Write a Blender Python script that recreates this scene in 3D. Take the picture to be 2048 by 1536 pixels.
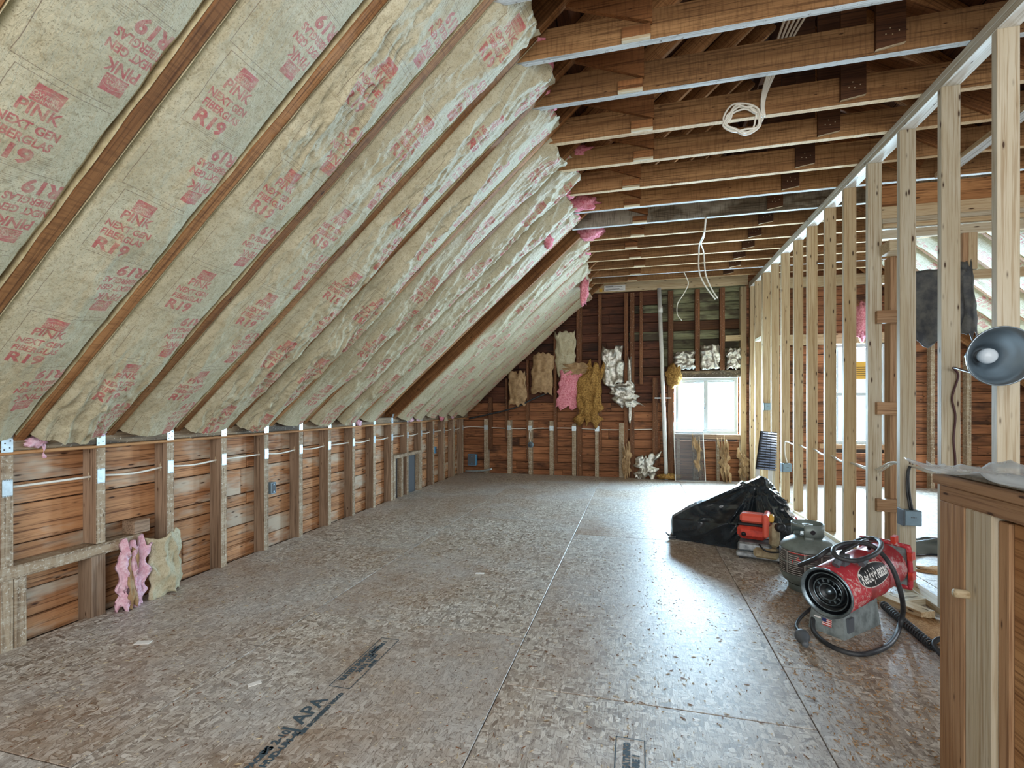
import bpy, bmesh, math, random
import numpy as np
from mathutils import Vector, Matrix, noise
random.seed(7)
for o in list(bpy.data.objects): bpy.data.objects.remove(o, do_unlink=True)
S = bpy.context.scene
COL = S.collection
PI = math.pi

# ------------------------------------------------------------------ camera, world, light, exposure
YAW = 0.251
cam_d = bpy.data.cameras.new('camera')
cam_d.sensor_fit = 'HORIZONTAL'; cam_d.sensor_width = 36.0
cam_d.lens = 969.5 / 2048 * 36.0
cam_d.shift_y = (809.8 - 768) / 2048
cam_d.clip_start = 0.05; cam_d.clip_end = 200
cam = bpy.data.objects.new('camera', cam_d); COL.objects.link(cam)
cam.location = (0, 0, 1.17); cam.rotation_euler = (PI / 2, 0, YAW)
S.camera = cam

world = bpy.data.worlds.new('overcast_sky'); S.world = world
world.use_nodes = True
bg = world.node_tree.nodes['Background']
bg.inputs['Color'].default_value = (0.86, 0.94, 1.0, 1); bg.inputs['Strength'].default_value = 1.3

def area(name, loc, look, sx, sy, power, color):
    d = bpy.data.lights.new(name, 'AREA'); d.shape = 'RECTANGLE'; d.size = sx; d.size_y = sy
    d.energy = power; d.color = color
    o = bpy.data.objects.new(name, d); COL.objects.link(o); o.location = loc
    o.rotation_euler = (Vector(look) - Vector(loc)).to_track_quat('-Z', 'Y').to_euler()
    return o
# daylight entering at the two end windows, then two added fill lamps
area('window_daylight', (1.05, 8.3, 1.2), (0.6, 3.0, 0.5), 0.95, 0.9, 560, (0.55, 0.80, 1.0))
area('window_daylight', (3.12, 8.3, 1.35), (1.6, 3.5, 0.4), 0.75, 1.4, 520, (0.55, 0.80, 1.0))
area('side_fill', (5.2, 5.4, 1.6), (0.5, 4.5, 1.2), 1.6, 1.2, 420, (0.76, 0.88, 1.0))  # added fill from the right, no window modelled there
area('rear_fill', (0.8, -2.6, 2.1), (0.2, 4.5, 1.3), 5.0, 3.0, 150, (1.0, 0.97, 0.92))  # added soft fill lamp behind the camera
S.view_settings.view_transform = 'Standard'; S.view_settings.look = 'None'
S.view_settings.gamma = 1.0; S.view_settings.exposure = 0.32; S.view_settings.use_curve_mapping = False

# ------------------------------------------------------------------ materials
MATS = {}
def srgb(r, g, b):
    f = lambda c: ((c / 255 + 0.055) / 1.055) ** 2.4 if c > 10 else c / 255 / 12.92
    return (f(r), f(g), f(b), 1.0)
class NT:
    def __init__(s, name):
        s.m = bpy.data.materials.new(name); s.m.use_nodes = True
        s.t = s.m.node_tree; s.b = s.t.nodes['Principled BSDF']; MATS[name] = s.m
    def n(s, typ, **kw):
        nd = s.t.nodes.new(typ)
        for k, v in kw.items():
            if k in nd.inputs: nd.inputs[k].default_value = v
            else: setattr(nd, k, v)
        return nd
    def l(s, a, b): s.t.links.new(a, b)
    def mix(s, fac, a, b, mode='MIX'):
        m = s.t.nodes.new('ShaderNodeMix'); m.data_type = 'RGBA'; m.blend_type = mode
        for sock, v in ((m.inputs[0], fac), (m.inputs[6], a), (m.inputs[7], b)):
            if isinstance(v, (int, float, tuple)): sock.default_value = v
            else: s.l(v, sock)
        return m.outputs[2]
    def math(s, op, a, b=None, c=None):
        m = s.t.nodes.new('ShaderNodeMath'); m.operation = op
        for i, v in enumerate((a, b, c)):
            if v is None: continue
            if isinstance(v, (int, float)): m.inputs[i].default_value = v
            else: s.l(v, m.inputs[i])
        return m.outputs[0]
    def ramp(s, fac, stops):
        r = s.t.nodes.new('ShaderNodeValToRGB'); s.l(fac, r.inputs[0])
        e = r.color_ramp.elements
        while len(e) < len(stops): e.new(0.5)
        for i, (p, c) in enumerate(stops):
            e[i].position = p; e[i].color = c if len(c) == 4 else (*c, 1)
        return r.outputs[0]
    def coords(s, scale, rnd=True, rot=(0, 0, 0), src='Object'):
        tc = s.t.nodes.new('ShaderNodeTexCoord'); v = tc.outputs[src]
        if rnd:
            oi = s.t.nodes.new('ShaderNodeObjectInfo')
            cb = s.t.nodes.new('ShaderNodeCombineXYZ')
            s.l(s.math('MULTIPLY', oi.outputs['Random'], 37.0), cb.inputs[0])
            s.l(s.math('MULTIPLY', oi.outputs['Random'], 91.0), cb.inputs[1])
            ad = s.t.nodes.new('ShaderNodeVectorMath'); ad.operation = 'ADD'
            s.l(v, ad.inputs[0]); s.l(cb.outputs[0], ad.inputs[1]); v = ad.outputs[0]
        mp = s.t.nodes.new('ShaderNodeMapping'); s.l(v, mp.inputs['Vector'])
        mp.inputs['Scale'].default_value = scale; mp.inputs['Rotation'].default_value = rot
        return mp.outputs[0]
    def noise(s, vec, scale=1.0, detail=3.0, rough=0.6, dist=0.0):
        n = s.t.nodes.new('ShaderNodeTexNoise'); s.l(vec, n.inputs['Vector'])
        n.inputs['Scale'].default_value = scale; n.inputs['Detail'].default_value = detail
        n.inputs['Roughness'].default_value = rough; n.inputs['Distortion'].default_value = dist
        return n.outputs['Fac']
    def voro(s, vec, scale=1.0, feature='F1', out='Distance', rand=1.0):
        n = s.t.nodes.new('ShaderNodeTexVoronoi'); s.l(vec, n.inputs['Vector']); n.feature = feature
        n.inputs['Scale'].default_value = scale; n.inputs['Randomness'].default_value = rand
        return n.outputs[out]
    def bump(s, h, strength=0.3, dist=0.004):
        b = s.t.nodes.new('ShaderNodeBump'); s.l(h, b.inputs['Height'])
        b.inputs['Strength'].default_value = strength; b.inputs['Distance'].default_value = dist
        s.l(b.outputs[0], s.b.inputs['Normal'])
    def out(s, color=None, rough=0.6, metal=0.0, spec=0.4):
        if color is not None:
            if isinstance(color, tuple): s.b.inputs['Base Color'].default_value = color
            else: s.l(color, s.b.inputs['Base Color'])
        if isinstance(rough, (int, float)): s.b.inputs['Roughness'].default_value = rough
        else: s.l(rough, s.b.inputs['Roughness'])
        s.b.inputs['Metallic'].default_value = metal
        s.b.inputs['Specular IOR Level'].default_value = spec
        return s.m

def wood(name, light, dark, deep=None, vary=0.25, knots=0.0, grain=1.0, speck=None, speck_amt=0.5, saw=0.0, lath=0.0, stain=None, stain_amt=0.5, rough=0.7, val=0.84):
    k = NT(name)
    broad = k.noise(k.coords((0.9, 9 * grain, 9 * grain)), 1.0, 4, 0.6, 0.8)
    col = k.ramp(broad, [(0.3, dark), (0.68, light)])
    fine = k.noise(k.coords((2.2, 110 * grain, 110 * grain)), 1.0, 3, 0.7, 0.2)
    col = k.mix(k.ramp(fine, [(0.34, (0.85,) * 3), (0.52, (0.0,) * 3)]), col, deep or dark)
    if stain:
        st = k.noise(k.coords((1.3, 4, 4)), 1.0, 4, 0.65)
        a = 0.62 - 0.25 * stain_amt
        col = k.mix(k.ramp(st, [(a, (0, 0, 0)), (a + 0.12, (0.9,) * 3)]), col, stain)
    if saw:
        w = k.noise(k.coords((90, 11, 9), rot=(0, 0, 0.10)), 1.0, 2, 0.5)
        col = k.mix(k.ramp(w, [(0.36, (saw,) * 3), (0.5, (0, 0, 0))]), col, deep or dark)
    if knots:
        v = k.voro(k.coords((6.5, 24, 24)), 1.0)
        col = k.mix(k.ramp(v, [(0.09 * knots, (0.95,) * 3), (0.13 * knots, (0.3,) * 3), (0.19 * knots, (0, 0, 0))]), col, srgb(70, 42, 24))
    if lath:
        w = k.noise(k.coords((34, 6.0, 6.0)), 1.0, 4, 0.7)
        col = k.mix(k.ramp(w, [(0.50, (0, 0, 0)), (0.58, (lath,) * 3)]), col, srgb(206, 194, 172))
    if speck:
        sp = k.noise(k.coords((55, 70, 70)), 1.0, 3, 0.75)
        a = 0.66 - 0.2 * speck_amt
        col = k.mix(k.ramp(sp, [(a, (0, 0, 0)), (a + 0.08, (0.9,) * 3)]), col, speck)
    oi = k.t.nodes.new('ShaderNodeObjectInfo')
    hsv = k.t.nodes.new('ShaderNodeHueSaturation'); k.l(col, hsv.inputs['Color'])
    k.l(k.math('MULTIPLY_ADD', oi.outputs['Random'], 2 * vary * val, (1 - vary) * val), hsv.inputs['Value'])
    k.bump(fine, 0.45, 0.003)
    return k.out(hsv.outputs[0], rough, 0, 0.25)

wood('new_spruce', srgb(228, 206, 170), srgb(208, 180, 138), srgb(180, 144, 102), 0.10, 1.0, rough=0.6, val=0.72)
wood('new_spruce_pale', srgb(224, 214, 192), srgb(206, 190, 160), srgb(174, 150, 116), 0.08, 1.0, rough=0.6, val=0.74)
wood('red_spruce', srgb(194, 158, 122), srgb(166, 126, 90), srgb(130, 92, 62), 0.08, 0.7, rough=0.6)
wood('plate_lit', srgb(240, 240, 236), srgb(224, 222, 212), srgb(190, 184, 168), 0.03, 0.6, rough=0.6, val=1.0)  # whiter than the spruce: floor sheen on the plate underside put into colour
wood('rafter_wood', srgb(184, 132, 84), srgb(138, 92, 54), srgb(88, 54, 28), 0.2, 0.8, saw=0.35)
wood('joist_wood', srgb(186, 142, 96), srgb(136, 96, 60), srgb(88, 58, 34), 0.22, 0.6, saw=0.3)
wood('joist_wood_grey', srgb(142, 130, 112), srgb(92, 80, 64), srgb(60, 50, 40), 0.1, 0.3, saw=0.4, stain=srgb(176, 170, 156), stain_amt=0.6)
wood('joist_edge_grey_lit', srgb(222, 224, 222), srgb(190, 190, 186), srgb(136, 132, 124), 0.06, 0, speck=srgb(120, 112, 100), speck_amt=0.3)  # plaster-pale joist undersides, lightened further for light off the floor
wood('joist_edge_tan_lit', srgb(236, 210, 170), srgb(214, 182, 138), srgb(168, 130, 88), 0.06, 0.3, saw=0.3)  # joist undersides, with light from the floor painted into the tan
wood('cut_end', srgb(232, 216, 186), srgb(206, 186, 150), srgb(164, 138, 100), 0.06)
wood('brace_wood', srgb(172, 118, 74), srgb(128, 82, 48), srgb(82, 50, 28), 0.15, 0.6, saw=0.25)
wood('dark_old_wood', srgb(98, 64, 40), srgb(66, 40, 26), srgb(40, 24, 16), 0.25, 0.5)
wood('sheathing_left', srgb(214, 160, 114), srgb(172, 116, 76), srgb(98, 60, 38), 0.17, 1.0, 0.8, stain=srgb(206, 190, 168), stain_amt=0.5)
wood('sheathing_end', srgb(184, 124, 84), srgb(136, 86, 56), srgb(70, 44, 30), 0.24, 0.9, 0.8, stain=srgb(70, 46, 34), stain_amt=0.35)
wood('sheathing_dark', srgb(122, 76, 54), srgb(84, 48, 34), srgb(44, 26, 20), 0.2, 0.9, 0.8, stain=srgb(50, 34, 28), stain_amt=0.4)
wood('sheathing_green', srgb(158, 160, 126), srgb(104, 100, 74), srgb(52, 44, 34), 0.28, 0.5, 0.8, stain=srgb(64, 52, 42), stain_amt=0.6)
wood('old_stud', srgb(176, 150, 126), srgb(136, 110, 88), srgb(92, 70, 54), 0.18, 0.7)
wood('old_stud_edge', srgb(190, 170, 142), srgb(150, 126, 100), srgb(100, 78, 58), 0.1, 0.5, speck=srgb(214, 204, 186), speck_amt=0.5, lath=0.4)
wood('old_stud_brown', srgb(140, 94, 62), srgb(100, 64, 42), srgb(62, 38, 26), 0.2, 0.7, speck=srgb(190, 172, 150), speck_amt=0.25)
wood('weathered_plate', srgb(168, 146, 116), srgb(116, 98, 78), srgb(70, 58, 48), 0.12, 0.3, stain=srgb(74, 66, 58), stain_amt=0.6, speck=srgb(206, 198, 180), speck_amt=0.3)
wood('plate_orange', srgb(206, 158, 108), srgb(168, 116, 72), srgb(112, 72, 42), 0.1, 0.6)
wood('roof_board', srgb(104, 66, 42), srgb(70, 42, 28), srgb(42, 26, 18), 0.3, 0.5)
wood('rough_board', srgb(206, 150, 98), srgb(160, 104, 62), srgb(98, 60, 34), 0.05, 1.0, 0.6)

def flat(name, c, rough=0.5, metal=0.0, spec=0.4, vary=0.0, bumpy=0.0, c2=None, scale=20):
    k = NT(name)
    if vary or c2:
        n = k.noise(k.coords((scale,) * 3), 1.0, 4, 0.65)
        d = c2 or tuple(x * (1 - vary) for x in c[:3]) + (1,)
        col = k.ramp(n, [(0.36, d), (0.62, c)])
        if bumpy: k.bump(n, bumpy, 0.01)
        return k.out(col, rough, metal, spec)
    if bumpy: k.bump(k.noise(k.coords((scale,) * 3), 1.0, 4, 0.65), bumpy, 0.01)
    return k.out(c, rough, metal, spec)
flat('galvanised', srgb(196, 208, 212), 0.42, 0.75, 0.5, 0.2, scale=30)
flat('white_cable', srgb(228, 224, 212), 0.45)
flat('black_cable', srgb(38, 40, 44), 0.5, c2=srgb(58, 60, 62))
flat('maroon_cable', srgb(74, 42, 44), 0.5)
flat('white_vinyl', srgb(186, 194, 198), 0.4)
flat('white_pvc', srgb(222, 222, 218), 0.45, vary=0.15, scale=12)
flat('blue_box', srgb(86, 150, 190), 0.45)
flat('grey_box', srgb(128, 150, 164), 0.45, 0.3, vary=0.15)
flat('dark_grey', srgb(84, 90, 96), 0.5)
flat('pink_wool', srgb(238, 166, 178), 0.95, spec=0.05, c2=srgb(206, 110, 126), bumpy=1.0, scale=45)
flat('pale_wool', srgb(236, 204, 216), 0.95, spec=0.05, c2=srgb(214, 160, 178), bumpy=1.0, scale=45)
flat('gold_wool', srgb(178, 140, 82), 0.95, spec=0.05, c2=srgb(112, 82, 44), bumpy=1.0, scale=40)
flat('brown_paper', srgb(176, 146, 108), 0.7, c2=srgb(136, 108, 76), bumpy=0.4, scale=14)
flat('flange_paper', srgb(206, 192, 156), 0.6, c2=srgb(176, 160, 122), scale=30)
flat('foil', srgb(214, 212, 204), 0.28, 0.85, c2=srgb(160, 156, 148), bumpy=0.7, scale=38)
flat('black_plastic', srgb(24, 30, 36), 0.24, spec=0.6, c2=srgb(36, 44, 50), bumpy=0.15, scale=9)
flat('black_felt', srgb(52, 54, 58), 0.6, c2=srgb(84, 84, 80), bumpy=0.5, scale=12)
flat('rib_highlight', srgb(104, 118, 144), 0.22, spec=0.8)  # ribs of the black vent, coloured lighter to imitate glossy highlights
flat('tool_red', srgb(206, 70, 52), 0.4, c2=srgb(172, 54, 44), scale=25)
flat('tool_red_light', srgb(218, 94, 74), 0.4)
flat('tool_silver', srgb(186, 192, 196), 0.35, 0.7, c2=srgb(124, 130, 134), scale=18)
flat('tool_black', srgb(30, 32, 36), 0.4)
flat('tool_tan', srgb(176, 160, 128), 0.5, c2=srgb(134, 116, 88))
flat('yellow', srgb(206, 160, 60), 0.5)
flat('heater_black', srgb(26, 30, 34), 0.3, 0.3, 0.6)
flat('heater_steel', srgb(150, 166, 174), 0.3, 0.85, c2=srgb(90, 104, 112), scale=14)
flat('tank_grey', srgb(128, 140, 136), 0.42, 0.15, 0.5, c2=srgb(104, 114, 110), scale=9)
flat('label_dark', srgb(92, 88, 86), 0.5, c2=srgb(70, 66, 66), scale=60)
flat('label_line', srgb(206, 204, 196), 0.5)
flat('label_red', srgb(186, 46, 44), 0.5)
flat('label_black', srgb(30, 30, 32), 0.5)
flat('paper_white', srgb(236, 234, 230), 0.6, vary=0.08)
flat('base_grey', srgb(132, 142, 142), 0.7, c2=srgb(96, 104, 104), bumpy=0.6, scale=16)
flat('flag_blue', srgb(52, 62, 110), 0.5)
flat('aluminium', srgb(138, 150, 158), 0.34, 0.92, 0.5)
flat('bulb_white', srgb(186, 194, 200), 0.3)
flat('dark_backing', srgb(34, 26, 22), 0.9)
flat('sawdust', srgb(196, 156, 112), 0.95, spec=0.05, c2=srgb(150, 110, 72), bumpy=0.8, scale=90)
flat('wasp_paper', srgb(176, 164, 146), 0.8, vary=0.3)
flat('knot_dark', srgb(60, 44, 32), 0.7)
flat('ink', srgb(66, 82, 92), 0.7)
flat('ink_dark', srgb(50, 42, 36), 0.7)

def heater_red():
    k = NT('heater_red')
    n = k.noise(k.coords((9, 9, 9)), 1.0, 5, 0.7)
    w = k.noise(k.coords((60, 60, 60)), 1.0, 3, 0.7)
    m = k.math('MULTIPLY', n, w)
    col = k.mix(k.ramp(m, [(0.29, (0, 0, 0)), (0.34, (0.85,) * 3)]), k.ramp(n, [(0.3, srgb(164, 46, 56)), (0.7, srgb(190, 66, 74))]), srgb(196, 172, 166))
    return k.out(col, 0.38, 0.1, 0.5)
heater_red()

def osb():
    k = NT('osb')
    lay = []
    for rot, sc in (((0, 0, 0.35), (20, 62, 1)), ((0, 0, -0.5), (62, 22, 1)), ((0, 0, 1.2), (24, 76, 1))):
        v = k.coords(sc, rnd=True, rot=rot)
        wob = k.t.nodes.new('ShaderNodeTexNoise'); k.l(v, wob.inputs['Vector']); wob.inputs['Scale'].default_value = 1.4
        ad = k.t.nodes.new('ShaderNodeVectorMath'); ad.operation = 'MULTIPLY_ADD'
        k.l(wob.outputs['Color'], ad.inputs[0]); ad.inputs[1].default_value = (0.9, 0.9, 0); k.l(v, ad.inputs[2])
        c = k.voro(ad.outputs[0], 1.0, 'F1', 'Color'); e = k.voro(ad.outputs[0], 1.0, 'DISTANCE_TO_EDGE')
        sep = k.t.nodes.new('ShaderNodeSeparateColor'); k.l(c, sep.inputs[0])
        lay.append((sep.outputs[0], e))
    sel = k.noise(k.coords((22, 22, 1)), 1.0, 2, 0.5)
    a = k.mix(k.ramp(sel, [(0.46, (0, 0, 0)), (0.5, (1, 1, 1))]), lay[0][0], lay[1][0])
    e = k.mix(k.ramp(sel, [(0.46, (0, 0, 0)), (0.5, (1, 1, 1))]), lay[0][1], lay[1][1])
    s2 = k.noise(k.coords((18, 18, 1), rot=(0, 0, 0.8)), 1.0, 2, 0.5)
    a = k.mix(k.ramp(s2, [(0.52, (0, 0, 0)), (0.56, (1, 1, 1))]), a, lay[2][0])
    e = k.mix(k.ramp(s2, [(0.52, (0, 0, 0)), (0.56, (1, 1, 1))]), e, lay[2][1])
    col = k.ramp(a, [(0.0, srgb(112, 98, 84)), (0.3, srgb(166, 154, 140)), (0.7, srgb(196, 188, 176)), (1.0, srgb(226, 220, 210))])
    dirt = k.noise(k.coords((0.7, 0.9, 1)), 1.0, 5, 0.65)
    col = k.mix(k.ramp(dirt, [(0.34, (0.6,) * 3), (0.56, (0.0,) * 3)]), col, srgb(150, 118, 90))
    dust = k.noise(k.coords((0.9, 0.7, 1), rot=(0, 0, 0.4)), 1.0, 5, 0.7)
    col = k.mix(k.ramp(dust, [(0.45, (0.0,) * 3), (0.7, (0.75,) * 3)]), col, srgb(192, 194, 194))
    gap = k.ramp(e, [(0.0, (0.85,) * 3), (0.05, (0.0,) * 3)])
    col = k.mix(gap, col, srgb(86, 66, 48))
    fib = k.noise(k.coords((20, 180, 1), rot=(0, 0, 0.25)), 1.0, 3, 0.7)
    col = k.mix(k.ramp(fib, [(0.34, (0.6,) * 3), (0.46, (0, 0, 0))]), col, srgb(96, 76, 58))
    h = k.math('ADD', k.math('MULTIPLY', a, 0.6), fib)
    k.bump(h, 0.35, 0.002)
    return k.out(col, k.ramp(dirt, [(0.3, (0.44,) * 3), (0.7, (0.52,) * 3)]), 0, 1.0)
osb()

def glass():
    k = NT('window_glass'); k.t.nodes.remove(k.b)
    tr = k.n('ShaderNodeBsdfTransparent'); gl = k.n('ShaderNodeBsdfGlossy'); gl.inputs['Roughness'].default_value = 0.02
    mx = k.n('ShaderNodeMixShader'); mx.inputs[0].default_value = 0.06
    k.l(tr.outputs[0], mx.inputs[1]); k.l(gl.outputs[0], mx.inputs[2])
    k.l(mx.outputs[0], k.t.nodes['Material Output'].inputs['Surface'])
    return k.m
glass()
def film(name, op, col):
    k = NT(name); k.t.nodes.remove(k.b)
    tr = k.n('ShaderNodeBsdfTransparent'); gl = k.n('ShaderNodeBsdfPrincipled'); gl.inputs['Roughness'].default_value = 0.2
    gl.inputs['Base Color'].default_value = col
    mx = k.n('ShaderNodeMixShader'); mx.inputs[0].default_value = op
    k.l(tr.outputs[0], mx.inputs[1]); k.l(gl.outputs[0], mx.inputs[2])
    k.l(mx.outputs[0], k.t.nodes['Material Output'].inputs['Surface'])
    return k.m
film('clear_film', 0.45, srgb(214, 222, 226))
film('insect_mesh', 0.55, srgb(58, 58, 60))

# ------------------------------------------------------------------ text as triangles (used for print on the batt paper and for labels)
def text_tris(txt, size, bold=0.0, spacing=1.0):
    c = bpy.data.curves.new('glyphs', 'FONT'); c.body = txt; c.size = size; c.align_x = 'CENTER'; c.align_y = 'CENTER'
    c.offset = bold; c.space_character = spacing; c.resolution_u = 3
    o = bpy.data.objects.new('glyphs', c); COL.objects.link(o)
    dg = bpy.context.evaluated_depsgraph_get(); dg.update()
    me = o.evaluated_get(dg).to_mesh(); me.calc_loop_triangles()
    v = np.array([x.co[:2] for x in me.vertices], float).reshape(-1, 2)
    f = np.array([t.vertices[:] for t in me.loop_triangles], int).reshape(-1, 3)
    o.evaluated_get(dg).to_mesh_clear(); bpy.data.objects.remove(o, do_unlink=True); bpy.data.curves.remove(c)
    return v, f

PW, PH = 0.365, 0.629
IW, IH = 384, 660
def print_image():
    R = np.zeros((IH, IW), np.float32); G = np.zeros((IH, IW), np.float32)
    sx, sy = IW / PW, IH / PH
    def fill(buf, tri, val):
        x0, y0 = np.floor(tri.min(0)).astype(int); x1, y1 = np.ceil(tri.max(0)).astype(int) + 1
        x0 = max(x0, 0); y0 = max(y0, 0); x1 = min(x1, IW); y1 = min(y1, IH)
        if x1 <= x0 or y1 <= y0: return
        X, Y = np.meshgrid(np.arange(x0, x1) + 0.5, np.arange(y0, y1) + 0.5)
        a, b, c = tri
        d = (b[0] - a[0]) * (c[1] - a[1]) - (b[1] - a[1]) * (c[0] - a[0])
        if abs(d) < 1e-9: return
        s = ((X - a[0]) * (c[1] - a[1]) - (Y - a[1]) * (c[0] - a[0])) / d
        t = ((b[0] - a[0]) * (Y - a[1]) - (b[1] - a[1]) * (X - a[0])) / d
        m = (s >= -0.02) & (t >= -0.02) & (s + t <= 1.02)
        buf[y0:y1, x0:x1][m] = val
    def txt(s, x, y, size, flip, buf=R, val=1.0, bold=0.0012, sq=1.0):
        v, f = text_tris(s, size, bold)
        v = v * np.array([sq, 1.0])
        if flip: v = -v
        v = (v + np.array([x, y])) * np.array([sx, sy])
        for t in f: fill(buf, v[t], val)
    def rect(x0, x1, y0, y1, buf, val):
        buf[max(0, int(y0 * sy)):max(int(y1 * sy), int(y0 * sy) + 1), int(x0 * sx):max(int(x1 * sx), int(x0 * sx) + 1)] = val
    for flip, cx in ((False, 0.165), (True, 0.275)):
        m = (lambda y: y) if not flip else (lambda y: 0.666 - y)
        ly = m(0.582)
        rect(cx - 0.036, cx + 0.036, ly - 0.028, ly + 0.028, R, 1.0)
        sgn = -1 if flip else 1
        txt('OWENS', cx - 0.006 * sgn, ly - 0.002 * sgn, 0.017, flip, R, 0.25, 0.0003)
        txt('CORNING', cx, ly - 0.016 * sgn, 0.017, flip, R, 0.25, 0.0003)
        for i in range(-30, 30):
            x = cx + i * 0.0011; rect(x, x + 0.0012, ly + sgn * (0.006 + 0.010 * (1 - (i / 30) ** 2)), ly + sgn * (0.006 + 0.010 * (1 - (i / 30) ** 2)) + 0.0015, R, 0.25)
        txt('PINK', cx, m(0.527), 0.056, flip, sq=0.86)
        txt('NEXT GEN', cx, m(0.474), 0.040, flip, sq=0.80)
        txt('FIBERGLAS', cx, m(0.432), 0.040, flip, sq=0.78)
        txt('R19', cx - 0.012 * sgn, m(0.376), 0.072, flip, bold=0.0026)
        for j in range(7):
            y = m(0.398 - 0.007 * j); rect(cx + sgn * 0.085 - 0.028, cx + sgn * 0.085 + 0.028 - 0.004 * (j % 3), y, y + 0.0016, G, 0.55)
        for j in range(5):
            y = m(0.352 - 0.0065 * j) ; rect(cx - 0.06 + 0.09 * sgn * 0, cx + 0.03, y, y + 0.0015, G, 0.4)
    rect(0.07, 0.33, 0.3325, 0.3342, G, 0.8)
    rect(0.07, 0.325, 0.6245, 0.6265, G, 0.9)
    rect(0.07, 0.0718, 0.345, 0.6265, G, 0.9)
    rect(0.05, 0.0518, 0.02, 0.20, G, 0.9); rect(0.05, 0.31, 0.016, 0.0178, G, 0.9)
    for j in range(26):
        y = 0.01 + j * 0.024; rect(0.352, 0.3545, y, y + 0.009, G, 0.7)
    img = bpy.data.images.new('batt_print', IW, IH, alpha=False, float_buffer=False)
    img.colorspace_settings.name = 'Non-Color'
    px = np.ones((IH, IW, 4), np.float32); px[..., 0] = R; px[..., 1] = G; px[..., 2] = 0
    img.pixels.foreach_set(px.ravel()); img.update(); img.pack()
    return img
PRINT = print_image()

def batt_paper():
    k = NT('batt_paper')
    n = k.noise(k.coords((5, 5, 5)), 1.0, 4, 0.6)
    col = k.ramp(n, [(0.3, srgb(178, 168, 138)), (0.7, srgb(198, 191, 164))])
    sp = k.noise(k.coords((170, 170, 170)), 1.0, 2, 0.7)
    col = k.mix(k.ramp(sp, [(0.33, (0.75,) * 3), (0.44, (0, 0, 0))]), col, srgb(128, 118, 92))
    bl = k.noise(k.coords((45, 45, 45)), 1.0, 3, 0.7)
    col = k.mix(k.ramp(bl, [(0.36, (0.45,) * 3), (0.5, (0, 0, 0))]), col, srgb(150, 136, 104))
    uv = k.n('ShaderNodeUVMap'); uv.uv_map = 'print'
    im = k.n('ShaderNodeTexImage'); im.image = PRINT; im.extension = 'REPEAT'; k.l(uv.outputs[0], im.inputs[0])
    sep = k.n('ShaderNodeSeparateColor'); k.l(im.outputs[0], sep.inputs[0])
    worn = k.ramp(k.noise(k.coords((26, 26, 26)), 1.0, 3, 0.7), [(0.3, (0.35,) * 3), (0.6, (0.82,) * 3)])
    col = k.mix(k.math('MULTIPLY', sep.outputs[0], worn), col, srgb(176, 72, 80))
    col = k.mix(k.math('MULTIPLY', sep.outputs[1], 0.75), col, srgb(98, 74, 62))
    fine = k.noise(k.coords((26, 26, 26)), 1.0, 5, 0.65, 0.6)
    cr = k.noise(k.coords((14, 60, 20), rot=(0.3, 0.6, 0.9)), 1.0, 4, 0.7, 1.5)
    k.bump(k.math('ADD', fine, k.math('MULTIPLY', cr, 0.8)), 0.55, 0.012)
    return k.out(col, 0.52, 0, 0.35)
batt_paper()

# ------------------------------------------------------------------ geometry helpers
def M(name): return MATS[name]
def setp(o, parent):
    if parent is not None:
        o.parent = parent; o.matrix_parent_inverse = parent.matrix_basis.inverted()
def link(name, me, parent=None, mw=None):
    o = bpy.data.objects.new(name, me); COL.objects.link(o)
    if mw is not None: o.matrix_basis = mw
    setp(o, parent)
    return o
def tag(o, label, cat, group=None, kind=None):
    o['label'] = label; o['category'] = cat
    if group: o['group'] = group
    if kind: o['kind'] = kind
    return o
def thing(name, loc, label, cat, group=None, rotz=0.0):
    o = bpy.data.objects.new(name, None); COL.objects.link(o); o.empty_display_size = 0.1
    o.matrix_basis = Matrix.Translation(loc) @ Matrix.Rotation(rotz, 4, 'Z')
    return tag(o, label, cat, group)
BOX = {}
def boxmesh(l, w, t, mats, bev):
    key = (round(l, 3), round(w, 3), round(t, 3), mats, bev)
    if key in BOX: return BOX[key]
    bm = bmesh.new(); bmesh.ops.create_cube(bm, size=1.0)
    bmesh.ops.scale(bm, vec=(l, w, t), verts=bm.verts)
    if len(mats) > 1:
        for f in bm.faces:
            n = f.normal
            if n.z < -0.5: f.material_index = 1                       # low face
            elif len(mats) > 2 and abs(n.x) > 0.5: f.material_index = 2  # sawn ends
    if bev: bmesh.ops.bevel(bm, geom=list(bm.edges), offset=min(bev, 0.3 * min(l, w, t)), segments=1, affect='EDGES')
    me = bpy.data.meshes.new('board'); bm.to_mesh(me); bm.free()
    for m in mats: me.materials.append(M(m))
    BOX[key] = me; return me
def board(name, A, B, w, t, side, mats, parent, bev=0.003):
    """length A->B; width w along side; thickness t along X x side."""
    A, B = Vector(A), Vector(B); x = (B - A).normalized(); s = Vector(side)
    y = (s - x * s.dot(x)).normalized(); z = x.cross(y)
    if isinstance(mats, str): mats = (mats,)
    me = boxmesh((B - A).length, w, t, tuple(mats), bev)
    c = (A + B) / 2
    mw = Matrix(((x.x, y.x, z.x, c.x), (x.y, y.y, z.y, c.y), (x.z, y.z, z.z, c.z), (0, 0, 0, 1)))
    return link(name, me, parent, mw)
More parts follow.
